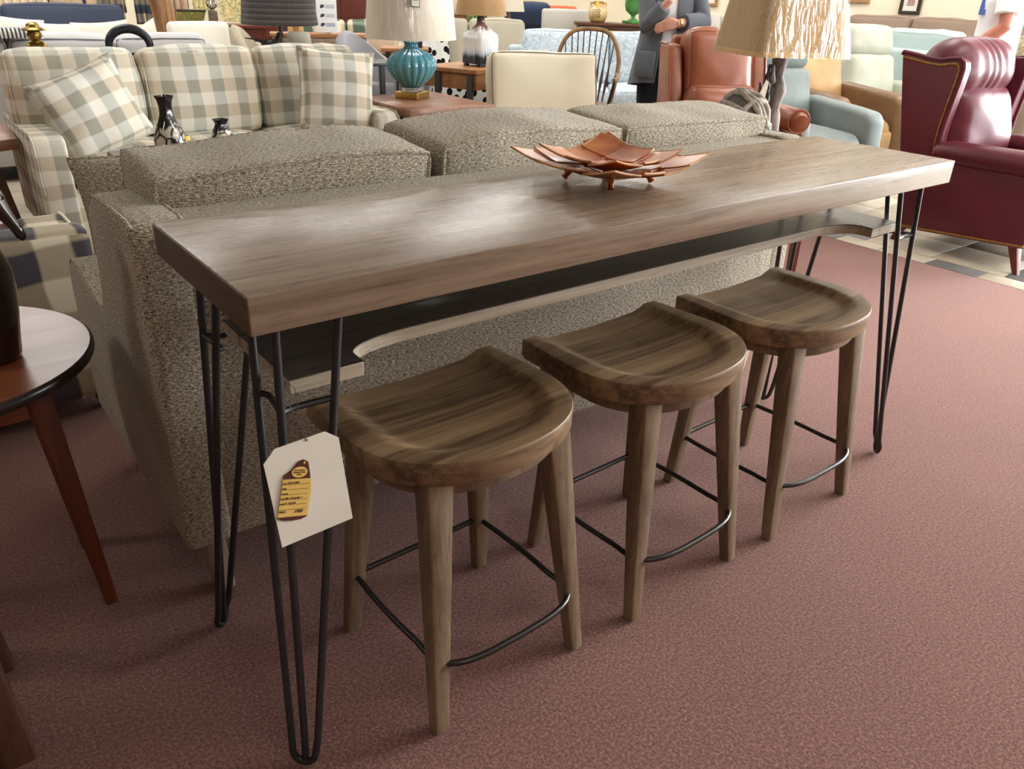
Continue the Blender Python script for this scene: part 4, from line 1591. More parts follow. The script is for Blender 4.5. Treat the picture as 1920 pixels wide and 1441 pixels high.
t = thing('table_lamp', 'lamp with a dark banded drum shade in plastic behind the plaid sofa', 'lamp', (1.96, 4.57, 0.84))
g = G(); g.box((0, 0, 0.012), (0.11, 0.11, 0.024), 0.004)
g.obj('base', M['dark'], t)
g = G(); g.lathe([(0.020, 0.02), (0.014, 0.08), (0.012, 0.14), (0.016, 0.19), (0.012, 0.21)], 14)
g.obj('stem', M['gun'], t)
g = G(); g.lathe([(0.245, 0.185), (0.250, 0.19), (0.215, 0.48), (0.210, 0.48), (0.243, 0.19)], 40, cap=False)
s_ = g.obj('lamp_shade', M['greystripe_h'], t)
g = G(); g.lathe([(0.255, 0.183), (0.258, 0.19), (0.223, 0.484), (0.12, 0.488)], 40, cap=False)
g.obj('plastic_wrap', M['wrap'], s_)

t = thing('bird_figure', 'black bird figure with a long thin tail beside the dark lamp', 'sculpture', (1.84, 4.475, 0.84), R(20))
bk = plain('black carved wood', srgb(34, 30, 28), 0.4, 0.2, 14)
g = G(); g.ball((0, 0, 0.055), (0.075, 0.04, 0.05), 16, 10)
g.tube([(0.05, 0, 0.07), (0.075, 0, 0.10), (0.085, 0, 0.12)], [0.03, 0.022, 0.02], 10)
g.ball((0.092, 0, 0.125), (0.028, 0.02, 0.02), 12, 8)
g.obj('body', bk, t)
g = G(); g.tube([(-0.05, 0, 0.085), (-0.12, 0, 0.105), (-0.2, 0, 0.115)], [0.014, 0.006, 0.003], 8)
g.obj('tail', bk, t)
g = G(); g.lathe([(0.03, 0), (0.028, 0.008), (0.012, 0.012), (0.012, 0.03)], 12)
g.obj('foot', bk, t)

t = thing('rolled_blanket', 'rolled cream blanket standing just right of the dark lamp stem', 'blanket', (2.09, 4.58, 0.84), R(-30))
g = G()
sp = [(0.005 + 0.0026 * k) for k in range(24)]
g.tube([(-0.07, 0, 0.07), (-0.05, 0, 0.072), (0.05, 0, 0.072), (0.07, 0, 0.07)], [0.055, 0.069, 0.069, 0.055], 20)
r_ = g.obj('roll', M['ivory'], t)
g = G(); g.tube([(0.073, 0.05 * math.cos(k * 0.7) * (1 - k / 30), 0.071 + 0.05 * math.sin(k * 0.7) * (1 - k / 30)) for k in range(26)], 0.004, 5)
g.obj('spiral_edge', M['dove'], r_)


# ------------------------------------------------------------------ wing chair in wine leather
def wing_chair():
    t = thing('wing_chair', 'wine-red leather wing recliner with brass nailheads at the carpet edge', 'armchair', (4.33, 1.22, 0), R(-6))
    m = M['wine']
    Wd = 0.70
    prof = [(0.06, 0.085), (0.16, 0.44), (0.30, 1.015), (0.295, 1.032), (0.21, 1.022), (0.13, 1.010), (0.06, 1.006), (0.0, 1.018), (-0.045, 1.022), (-0.068, 1.005), (-0.077, 0.97),
            (-0.072, 0.90), (-0.060, 0.80), (-0.048, 0.68), (-0.046, 0.60), (-0.055, 0.52), (-0.10, 0.505), (-0.60, 0.50), (-0.635, 0.46), (-0.65, 0.145)]
    # prof is (y, z); front is -y
    for x0, x1 in ((0.0, 0.075), (Wd - 0.075, Wd)):
        g = G(); g.prism(prof, x0, x1, 'x', 0.018, 3)
        p = g.obj('side_panel', m, t)
        xo = x0 if x0 == 0.0 else x1
        e = -1 if x0 == 0.0 else 1
        g = G(); g.tube([(xo + (0.002 if e < 0 else -0.002), y - (0.004 if y < 0 else 0), z + 0.003) for y, z in prof[2:16]], 0.010, 8)
        g.obj('piping', m, p)
        # nailheads along the wing edge and the hem
        line = [(0.285, 1.008), (0.21, 0.998), (0.13, 0.987), (0.06, 0.983), (0.0, 0.994), (-0.035, 0.995), (-0.050, 0.985), (-0.056, 0.96), (-0.051, 0.90), (-0.039, 0.80), (-0.026, 0.68), (-0.023, 0.60), (-0.030, 0.53)]
        g = G()

        def along(pts, step):
            acc = 0.0
            out = []
            for a, b in zip(pts, pts[1:]):
                L = math.hypot(b[0] - a[0], b[1] - a[1])
                while acc < L:
                    k = acc / L
                    out.append((a[0] + (b[0] - a[0]) * k, a[1] + (b[1] - a[1]) * k))
                    acc += step
                acc -= L
            return out
        for (y, z) in along(line, 0.0135) + along([(0.055, 0.10), (-0.645, 0.158)], 0.0135):
            g.ball((xo + e * 0.001, y, z), (0.005, 0.0068, 0.0068), 8, 4)
        g.obj('nailhead', M['brass'], p, kind='stuff')
        # rolled arm
        xr = x0 + 0.03 if e < 0 else x1 - 0.03
        g = G()
        g.tube([(xr, -0.045, 0.535), (xr, -0.12, 0.545), (xr, -0.3, 0.55), (xr, -0.5, 0.555), (xr, -0.615, 0.55), (xr, -0.64, 0.54)], [0.058, 0.064, 0.066, 0.066, 0.06, 0.03], 18)
        a = g.obj('arm', m, t, angle=70)
        g = G()
        for k in range(14):
            an = 2 * PI * k / 14
            g.ball((xr + 0.045 * math.cos(an), -0.628, 0.545 + 0.045 * math.sin(an)), 0.005, 8, 4)
        g.obj('nailhead', M['brass'], a, kind='stuff')
    g = G(); g.puff((Wd / 2, 0.12, 0.55), (Wd - 0.12, 0.10, 0.92), 0.03, rot=(R(-14), 0, 0), n=3)
    g.obj('back_frame', m, t)
    g = G(); g.puff((Wd / 2, -0.30, 0.27), (Wd - 0.13, 0.66, 0.28), 0.03, n=3)
    g.obj('base', m, t)
    g = G(); g.puff((Wd / 2, -0.30, 0.43), (Wd - 0.15, 0.62, 0.14), 0.055, (0, 0.02, 0.03), n=7, wr=0.008)
    g.obj('seat_cushion', m, t)
    # lower back pillow, domed
    g = G(); g.puff((Wd / 2, 0.0, 0.66), (Wd - 0.15, 0.17, 0.42), 0.08, (0.0, 0.07, 0.02), n=10, rot=(R(-14), 0, 0), wr=0.014, wf=6)
    g.obj('back_pillow', m, t)
    # head roll with gathered pleats

    def pleat(o):
        k = math.exp(-((o.x / 0.17) ** 2))
        o.y += 0.0045 * math.sin(o.x * 85 + o.z * 12 + 1.5 * math.sin(o.x * 23)) * k * (1 if o.y < 0 else 0.3)
        return o
    g = G(); g.puff((Wd / 2, 0.105, 0.955), (Wd - 0.11, 0.29, 0.31), 0.135, (0.02, 0.02, 0.012), n=26, seg=5, rot=(R(-14), 0, 0), wr=0.006, fn=pleat)
    g.obj('head_roll', m, t)
    for (x, y, fx, fy) in ((0.05, 0.04, 0.03, 0.10), (Wd - 0.05, 0.04, Wd - 0.03, 0.10), (0.05, -0.58, 0.035, -0.64), (Wd - 0.05, -0.58, Wd - 0.035, -0.64)):
        g = G(); g.taper((fx, fy, 0.0), (x, y, 0.15), 0.032, 0.06, 0.25)
        g.obj('leg', M['mahog'], t)


wing_chair()


# ------------------------------------------------------------------ saddle leather wing recliner
def saddle_chair():
    a = -0.5
    W = Vector((math.cos(a), math.sin(a)))
    F = Vector((math.sin(a), -math.cos(a)))
    c = Vector((3.70, 2.74)) + W * 0.315 + F * 0.42
    t = thing('leather_recliner', 'saddle-brown leather wing recliner in front of the standing woman', 'recliner', (c.x, c.y, 0), a)
    m = M['saddle']
    hw = 0.315
    for s in (-1, 1):
        prof = [(0.40, 0.10), (0.42, 0.75), (0.46, 1.005), (0.43, 1.015), (0.30, 1.01), (0.27, 1.0), (0.25, 0.95), (0.20, 0.8), (0.16, 0.66), (0.10, 0.6), (-0.38, 0.58), (-0.40, 0.10)]
        g = G(); g.prism(prof, (hw - 0.09) if s > 0 else -hw, hw if s > 0 else -hw + 0.09, 'x', 0.02, 3)
        p = g.obj('side_panel', m, t)
        xo = s * (hw - 0.004)
        g = G(); g.tube([(xo, y, z) for y, z in prof[2:11]], 0.007, 6)
        g.obj('piping', m, p)
        xr = s * (hw - 0.055)
        g = G(); g.tube([(xr, 0.14, 0.63), (xr, 0.0, 0.655), (xr, -0.2, 0.66), (xr, -0.4, 0.66), (xr, -0.43, 0.65)], [0.05, 0.062, 0.066, 0.066, 0.05], 18)
        ar = g.obj('arm', m, t, angle=70)
        g = G(); g.tube([(xr + 0.064 * math.cos(2 * PI * k / 20), -0.412, 0.66 + 0.064 * math.sin(2 * PI * k / 20)) for k in range(20)], 0.006, 6, closed=True)
        g.obj('piping', m, ar)
    g = G(); g.puff((0, 0.40, 0.60), (2 * hw - 0.14, 0.09, 0.92), 0.03, rot=(R(-4), 0, 0), n=3)
    g.obj('back_frame', m, t)
    g = G()
    lp = g.puff((0, 0.28, 0.83), (2 * hw - 0.19, 0.22, 0.52), 0.06, (0.0, 0.05, 0.02), n=9, rot=(R(-8), 0, 0), wr=0.012)
    b = g.obj('back_cushion', m, t)
    g = G(); g.tube(lp(1, -1, 10), 0.006, 6, closed=True)
    g.obj('piping', m, b)
    g = G()
    lp = g.puff((0, 0.13, 0.635), (2 * hw - 0.19, 0.17, 0.30), 0.06, (0.0, 0.05, 0.02), n=8, rot=(R(-14), 0, 0), wr=0.012, seed=4)
    b = g.obj('lumbar_cushion', m, t)
    g = G(); g.tube(lp(1, -1, 10), 0.006, 6, closed=True)
    g.obj('piping', m, b)
    g = G(); g.puff((0, -0.02, 0.26), (2 * hw - 0.17, 0.74, 0.28), 0.03, n=2)
    g.obj('base', m, t)
    g = G(); g.puff((0, -0.10, 0.45), (2 * hw - 0.19, 0.62, 0.14), 0.05, (0, 0.01, 0.03), n=6, wr=0.008)
    g.obj('seat_cushion', m, t)
    for sx in (-1, 1):
        for sy in (-1, 1):
            g = G(); g.taper((sx * 0.27, sy * 0.33, 0), (sx * 0.28, sy * 0.34, 0.12), 0.035, 0.055, 0.2)
            g.obj('leg', M['dkwood_z'], t)


saddle_chair()

# ------------------------------------------------------------------ recliners in a row behind
recliner('recliner', 'blue-grey leather recliner next to the driftwood lamp', (4.77, 2.40, 0), R(-14), M['teal'], w=0.78, back=1.05, seat=0.47, arm=0.63)
recliner('recliner', 'two-tone tan and dark brown leather recliner behind the blue-grey one', (5.64, 2.68, 0), R(-12), M['tan_dark'], M['tan'], M['tan_dark'], w=0.76, back=1.09, seat=0.47, arm=0.66)
recliner('recliner', 'pale celadon leather recliner just left of the red wing chair', (6.56, 2.76, 0), R(-12), M['celadon'], M['celadon'], M['celadon'], w=0.78, back=1.09, seat=0.47, arm=0.63)
recliner('recliner', 'pale stone leather recliner at the right edge behind the red wing chair', (5.98, 0.78, 0), R(-30), M['celadon'], w=0.82, back=0.98, seat=0.47, arm=0.62)


# ------------------------------------------------------------------ chairside chest and driftwood lamp right of the tweed sofa
t = thing('side_chest', 'reddish wooden chairside chest with a scalloped apron right of the tweed sofa', 'chest', (2.92, 1.35, 0), R(-57))
g = G(); g.puff((0, 0, 0.605), (0.62, 0.58, 0.03), 0.006, n=1)
g.obj('table_top', M['cherry'], t)
g = G(); g.box((0, 0, 0.50), (0.54, 0.50, 0.18), 0.004)
bd = g.obj('body', M['cherry'], t)
for s in (-1, 1):
    g = G(); g.box((0, -0.253, 0.50), (0.46, 0.012, 0.13), 0.003)
    if s > 0:
        d_ = g.obj('drawer', M['cherry'], t)
        g = G(); g.ball((0, -0.27, 0.50), 0.013, 12, 8)
        g.obj('knob', M['brass'], d_)
for s in (-1, 1):
    sc = [(-0.23, 0.41), (0.23, 0.41), (0.23, 0.325), (0.20, 0.33), (0.185, 0.35), (0.165, 0.338), (0.14, 0.36), (0.06, 0.372), (0, 0.365), (-0.06, 0.372), (-0.14, 0.36), (-0.165, 0.338), (-0.185, 0.35), (-0.20, 0.33), (-0.23, 0.325)]
    g = G(); g.prism(sc, s * 0.245 - 0.008, s * 0.245 + 0.008, 'x', 0.002)
    g.obj('scalloped_apron', M['cherry'], t)
    g = G(); g.prism([(x * 1.08, z) for x, z in sc], s * 0.235 - 0.008, s * 0.235 + 0.008, 'y', 0.002)
    g.obj('scalloped_apron', M['cherry'], t)
    for sy in (-1, 1):
        g = G(); g.taper((s * 0.255, sy * 0.235, 0), (s * 0.252, sy * 0.232, 0.42), 0.04, 0.05, 0.12)
        g.obj('leg', M['cherry_z'], t)


def drift_lamp():
    t = thing('table_lamp', 'driftwood lamp with a large tan shade wrapped in clear plastic', 'lamp', (2.92, 1.315, 0.62), R(-24))
    g = G(); g.puff((0, 0, 0.012), (0.19, 0.13, 0.024), 0.006, n=1)
    g.obj('base', M['dark'], t)
    n_ = 14
    pts, rad = [], []
    for k in range(n_):
        z = 0.02 + 0.43 * k / (n_ - 1)
        pts.append((0.03 - 0.02 * k / n_ + 0.006 * math.sin(k * 0.9), -0.01 + 0.006 * math.cos(k * 1.3), z))
        rad.append(0.036 + 0.007 * math.sin(k * 1.7) - 0.0006 * k)
    g = G(); g.tube(pts, rad, 12)
    for q, (a, z0) in enumerate(((0.5, 0.1), (2.4, 0.25), (4.0, 0.33))):
        g.tube([(0.02 * math.cos(a), 0.02 * math.sin(a), z0), (0.05 * math.cos(a), 0.05 * math.sin(a), z0 + 0.03), (0.057 * math.cos(a), 0.057 * math.sin(a), z0 + 0.07)], [0.016, 0.012, 0.006], 8)
    o = g.obj('post', M['drift'], t, angle=60)
    g = G()
    for q in range(3):
        g.tube([(-0.046 + 0.008 * math.cos(k * 1.1 + q), -0.03 + 0.014 * math.sin(k * 0.9 + q * 2), 0.40 - 0.024 * k) for k in range(12)], 0.005, 6)
    g.obj('cord', plain('dark cord', srgb(48, 42, 50), 0.5), t)
    g = G(); g.prism([(-0.095, 0.26), (-0.065, 0.34), (-0.05, 0.33), (-0.06, 0.25)], -0.05, -0.048, 'y', 0)
    g.obj('tag', M['paper'], t, label='small white paper tag')
    g = G(); g.prism([(-0.085, 0.09), (-0.045, 0.09), (-0.04, 0.18), (-0.08, 0.18)], -0.055, -0.053, 'y', 0)
    g.obj('tag', M['gold_fab'], t, label='small beige tag')

    # shade: soft-cornered rectangle that flares downward
    def ring(w_, d_, z, p=9.0):
        out = []
        for k in range(56):
            a = 2 * PI * k / 56
            c_, s_ = math.cos(a), math.sin(a)
            r = 1 / (abs(c_ / w_) ** p + abs(s_ / d_) ** p) ** (1 / p)
            out.append((r * c_, r * s_, z))
        return out

    def shell(levels, name, m, par):
        vs, fs = [], []
        for (w_, d_, z) in levels:
            vs += ring(w_, d_, z)
        for i in range(len(levels) - 1):
            for k in range(56):
                fs.append((i * 56 + k, i * 56 + (k + 1) % 56, (i + 1) * 56 + (k + 1) % 56, (i + 1) * 56 + k))
        g = G(); g.add(vs, fs)
        return g.obj(name, m, par, angle=60)
    z0, z1 = 0.445, 0.82
    sh_ = shell([(0.225, 0.225, z0), (0.227, 0.227, z0), (0.165, 0.165, z1), (0.163, 0.163, z1), (0.223, 0.223, z0 + 0.002)], 'lamp_shade', M['shadeT'], t)
    shell([(0.230, 0.230, z0 - 0.002), (0.230, 0.230, z0 + 0.018), (0.224, 0.224, z0 + 0.018)], 'trim_band', M['gold_fab'], sh_)
    shell([(0.233, 0.233, z0 - 0.004), (0.233, 0.233, z0 + 0.02), (0.171, 0.171, z1 + 0.004), (0.07, 0.07, z1 + 0.012)], 'plastic_wrap', M['wrap'], sh_)
    # price tag hung on the front of the shade
    g = G(); g.prism([(0.07, 0.592), (0.118, 0.592), (0.118, 0.70), (0.07, 0.70)], -0.182, -0.1805, 'y', 0)
    p_ = g.obj('price_tag', plain('pale yellow tag', srgb(238, 222, 168), 0.8, 0.04), t)
    g = G()
    for k in range(6):
        g.box((0.094, -0.1825, 0.605 + 0.014 * k), (0.036, 0.0006, 0.002), 0)
    g.obj('print', M['ink'], p_, kind='stuff')


drift_lamp()


def woven_ball():
    t = thing('woven_ball', 'grey woven rope ball ornament beside the driftwood lamp', 'ornament', (2.675, 1.272, 0.62), R(-55))
    m = plain('grey rope', srgb(166, 158, 148), 0.95, 0.35, 40, 0.3)
    c = Vector((0, 0, 0.157))
    g = G(); g.ball(c, (0.112, 0.10, 0.14), 20, 12)
    g.obj('core', plain('rope core', srgb(104, 98, 92), 0.95, 0.2, 30), t, angle=70)
    rr = random.Random(11)
    for q in range(11):
        ax = Vector((rr.uniform(-1, 1), rr.uniform(-1, 1), rr.uniform(-1, 1))).normalized()
        u = ax.orthogonal().normalized()
        v = ax.cross(u)
        off = rr.uniform(-0.35, 0.35)
        g = G()
        pts = []
        for k in range(30):
            a = 2 * PI * k / 30
            d = (u * math.cos(a) + v * math.sin(a)) * math.sqrt(1 - off * off) + ax * off
            w = 1 + 0.035 * math.sin(a * 5 + q)
            pts.append(c + Vector((d.x * 0.118 * w, d.y * 0.106 * w, d.z * 0.146 * w)))
        lo_ = min(p.z for p in pts)
        if lo_ < 0.012:
            pts = [Vector((p.x, p.y, max(p.z, 0.012))) for p in pts]
        g.tube(pts, 0.0115, 7, closed=True)
        g.obj('rope', m, t, angle=80)


woven_ball()

# ------------------------------------------------------------------ end table with the turquoise lamp
t = thing('end_table', 'live-edge end table under the turquoise lamp', 'table', (2.51, 3.68, 0))
g = G(); g.prism([(-0.30, -0.36), (-0.2, -0.375), (-0.08, -0.36), (0.0, -0.385), (0.07, -0.35), (0.16, -0.37), (0.32, -0.385), (0.32, 0.36), (0.2, 0.39), (0.05, 0.36), (-0.30, 0.38)], 0.565, 0.62, 'z', 0.01)
g.obj('table_top', M['live'], t)
for s in (-1, 1):
    g = G()
    g.box((s * 0.22, -0.26, 0.28), (0.04, 0.03, 0.57), 0.003)
    g.box((s * 0.22, 0.26, 0.28), (0.04, 0.03, 0.57), 0.003)
    g.box((s * 0.22, 0, 0.02), (0.04, 0.5, 0.03), 0.003)
    g.obj('leg', M['dark'], t)


def gourd_lamp():
    t = thing('table_lamp', 'turquoise ribbed gourd lamp with a pale shade on a brass and crystal base', 'lamp', (2.505, 3.79, 0.62), R(30))
    g = G(); g.puff((0, 0, 0.022), (0.165, 0.165, 0.043), 0.003, n=1)
    g.obj('base', M['brass'], t)
    g = G(); g.puff((0, 0, 0.056), (0.11, 0.11, 0.026), 0.004, n=1)
    g.obj('crystal_block', M['crystal'], t)
    g = G(); g.lathe([(0.050, 0.068), (0.060, 0.072), (0.092, 0.100), (0.130, 0.140), (0.155, 0.180), (0.160, 0.205), (0.153, 0.232), (0.122, 0.268), (0.080, 0.290), (0.050, 0.304), (0.042, 0.318), (0.042, 0.334), (0.052, 0.342), (0.047, 0.346)], 120, flute=20, fd=0.08)
    g.obj('body', M['gourd'], t, angle=70)
    g = G(); g.lathe([(0.030, 0.344), (0.030, 0.354), (0.012, 0.358), (0.010, 0.43), (0.015, 0.435), (0.015, 0.46)], 16)
    g.obj('stem', M['brass'], t)
    z0 = 0.362
    g = G(); g.lathe([(0.286, z0), (0.289, z0), (0.250, z0 + 0.40), (0.247, z0 + 0.40), (0.284, z0 + 0.003)], 48, cap=False)
    s_ = g.obj('lamp_shade', M['shadeL'], t)
    g = G(); g.lathe([(0.294, z0 - 0.004), (0.296, z0 + 0.006), (0.256, z0 + 0.404), (0.1, z0 + 0.41)], 48, cap=False)
    g.obj('plastic_wrap', M['wrap'], s_)
    an = R(-52 - 30 - 62)
    Mx = Matrix.Rotation(an + PI / 2, 4, 'Z') @ Matrix.Translation((0, -0.283, z0 + 0.245)) @ Matrix.Rotation(R(-5.5), 4, 'X')
    g = G(Mx); g.prism([(-0.028, -0.055), (0.024, -0.06), (0.03, 0.075), (-0.022, 0.08)], -0.002, 0.0, 'y', 0)
    p_ = g.obj('hang_tag', M['black'], t, label='white hang tag with a dark edge')
    g = G(Mx)
    g.prism([(-0.025, -0.051), (0.021, -0.056), (0.027, 0.071), (-0.019, 0.076)], -0.003, -0.002, 'y', 0)
    g.obj('face', M['paper'], p_)
    g = G(Mx)
    g.ball((0.003, -0.003, 0.045), (0.009, 0.001, 0.007), 10, 6)
    for k in range(4):
        g.box((0.0, -0.0033, 0.02 - 0.013 * k), (0.03, 0.0005, 0.006), 0)
    g.obj('print', plain('grey print', srgb(120, 120, 124), 0.8), p_, kind='stuff')


gourd_lamp()

t = thing('accent_table', 'narrow black accent table behind the right arm of the plaid sofa', 'table', (2.52, 4.36, 0))
g = G(); g.box((0, 0, 0.79), (0.34, 0.30, 0.02), 0.003)
g.obj('table_top', M['black'], t)
for sx in (-1, 1):
    for sy in (-1, 1):
        g = G(); g.box((sx * 0.145, sy * 0.125, 0.39), (0.035, 0.035, 0.78), 0.003)
        g.obj('leg', M['black'], t)
g = G(); g.box((0, 0, 0.30), (0.27, 0.24, 0.02), 0.003)
g.obj('shelf', M['black'], t)


# ------------------------------------------------------------------ desk with the drip-glaze lamp
def desk():
    a = R(20)
    t = thing('wood_desk', 'amber wood table with dark metal legs under the drip-glaze lamp', 'table', (3.12, 3.93, 0), a)
    g = G(); g.puff((0.36, 0.26, 0.745), (0.72, 0.52, 0.03), 0.004, n=1)
    g.obj('table_top', M['amber'], t)
    g = G(); g.box((0.36, 0.26, 0.675), (0.68, 0.48, 0.11), 0.003)
    g.obj('apron', M['amber'], t)
    for (x, y) in ((0.015, 0.07), (0.015, 0.36), (0.705, 0.07), (0.705, 0.36)):
        g = G(); g.box((x, y, 0.36), (0.022, 0.05, 0.72), 0.002)
        g.obj('leg', M['dark'], t)


desk()
t = thing('table_lamp', 'square lamp with brown glaze dripping down white to a dark foot on the amber table', 'lamp', (3.36, 4.23, 0.76), R(8))
g = G()
vs_ = [(0.105, 0.018, 2), (0.105, 0.18, 2), (0.100, 0.215, 2), (0.055, 0.255, 1.0), (0.030, 0.285, 0.3), (0.027, 0.315, 0), (0.032, 0.33, 0)]
square_lathe(g, vs_)
g.obj('body', M['drip'], t, angle=60)
g = G()
for sx in (-1, 1):
    for sy in (-1, 1):
        g.box((sx * 0.072, sy * 0.072, 0.012), (0.03, 0.03, 0.024), 0.003)
g.obj('foot', M['black'], t)
g = G(); g.ball((0, 0, 0.345), 0.028, 16, 10)
g.obj('finial_ball', M['black'], t)
g = G(); g.lathe([(0.185, 0.345), (0.188, 0.345), (0.14, 0.60), (0.138, 0.60), (0.183, 0.348)], 40, cap=False)
s_ = g.obj('lamp_shade', M['shadeB'], t)
g = G(); g.lathe([(0.193, 0.341), (0.195, 0.35), (0.146, 0.604), (0.06, 0.61)], 40, cap=False)
g.obj('plastic_wrap', M['wrap'], s_)
g = G(); g.lathe([(0.008, 0.37), (0.008, 0.61)], 8)
g.obj('stem', M['brass'], t)

# dotted bench behind the table, dotted throw over the loveseat
t = thing('upholstered_bench', 'white bench with black dots seen under the amber table', 'bench', (3.76, 4.88, 0), R(-36))
g = G(); g.puff((0, 0, 0.43), (0.72, 0.38, 0.50), 0.04, (0, 0.01, 0.02), n=5)
g.obj('cover', M['dots'], t)
for sx in (-1, 1):
    for sy in (-1, 1):
        g = G(); g.taper((sx * 0.30, sy * 0.14, 0), (sx * 0.30, sy * 0.14, 0.20), 0.035, 0.05, 0.1)
        g.obj('leg', M['dkwood_z'], t)
t = sofa('loveseat', 'taupe loveseat behind the drip-glaze lamp', 'sofa', (4.85, 6.55, 0), R(-32), 1.50, 0.9, M['taupe'], 0.48, 0.66, 0.84, 0.14, 2, 0.12)


def drape(name, label, m, loc, rz, wv, drop_f, drop_b, top_d, cat='throw', thick=0.012, fold=0.012, flare=0.0):
    """cloth hung over an edge: falls drop_f in front and drop_b behind"""
    t = thing(name, label, cat, loc, rz)
    nu, nv = 16, 26
    L = drop_f + top_d + drop_b
    vs, fs = [], []
    for off in (0, thick):
        for i in range(nu + 1):
            for j in range(nv + 1):
                s_ = L * j / nv
                x = (i / nu - 0.5) * wv
                f_ = fold * math.sin(i * 1.7 + 0.6 * math.sin(j * 0.4))
                if s_ < drop_f:
                    z, y = -(drop_f - s_), -top_d / 2 + f_ - off
                    x *= 1 + flare * (drop_f - s_)
                elif s_ < drop_f + top_d:
                    z, y = off, -top_d / 2 + (s_ - drop_f)
                else:
                    z, y = -(s_ - drop_f - top_d), top_d / 2 + f_ + off
                vs.append((x, y, z))
    m_ = (nu + 1) * (nv + 1)
    for i in range(nu):
        for j in range(nv):
            q = (i * (nv + 1) + j, (i + 1) * (nv + 1) + j, (i + 1) * (nv + 1) + j + 1, i * (nv + 1) + j + 1)
            fs.append(tuple(x + m_ for x in q))
            fs.append(q[::-1])
    bd = [i * (nv + 1) for i in range(nu + 1)] + [nu * (nv + 1) + j for j in range(1, nv + 1)] + [i * (nv + 1) + nv for i in range(nu - 1, -1, -1)] + [j for j in range(nv - 1, 0, -1)]
    for q in range(len(bd)):
        a, b = bd[q], bd[(q + 1) % len(bd)]
        fs.append((b, a, a + m_, b + m_))
    g = G(); g.add(vs, fs)
    g.obj('cloth', m, t, angle=60)
    return t


_a = R(-32)
drape('throw', 'white throw with black dots hung over the taupe loveseat', M['dots'], (4.595, 6.99, 1.02), _a, 0.42, 0.60, 0.2, 0.50, flare=0.35)


# ------------------------------------------------------------------ cream armchair, spindle chair, blue floral sofa
def cream_chair():
    t = thing('cream_armchair', 'cream armchair with one large boxed back cushion behind the tweed sofa', 'armchair', (3.29, 3.32, 0), R(-24))
    m = M['cream']
    g = G(); g.puff((0, 0.0, 0.25), (0.66, 0.62, 0.28), 0.03, n=3)
    g.obj('base', m, t)
    g = G(); g.puff((0, 0.30, 0.50), (0.72, 0.12, 0.66), 0.04, n=3, rot=(R(-6), 0, 0))
    g.obj('back_frame', m, t)
    for s in (-1, 1):
        g = G(); g.puff((s * 0.36, 0.0, 0.345), (0.11, 0.70, 0.45), 0.045, (0.006, 0, 0), n=3)
        g.obj('arm', m, t)
    g = G(); g.puff((0, -0.04, 0.42), (0.60, 0.56, 0.14), 0.05, (0, 0.01, 0.02), n=5)
    g.obj('seat_cushion', m, t)
    g = G()
    lp = g.puff((-0.02, 0.12, 0.685), (0.74, 0.17, 0.44), 0.04, (0.012, 0.03, 0.012), n=8, rot=(R(-12), 0, 0), wr=0.012)
    b = g.obj('back_cushion', m, t)
    for s in (1, -1):
        g = G(); g.tube(lp(1, s, 10), 0.0055, 6, closed=True)
        g.obj('piping', plain('olive cord', srgb(126, 120, 104), 0.8), b)
    for sx in (-1, 1):
        for sy in (-1, 1):
            g = G(); g.taper((sx * 0.29, sy * 0.26, 0), (sx * 0.29, sy * 0.26, 0.12), 0.035, 0.05, 0.2)
            g.obj('leg', M['dkwood_z'], t)


cream_chair()


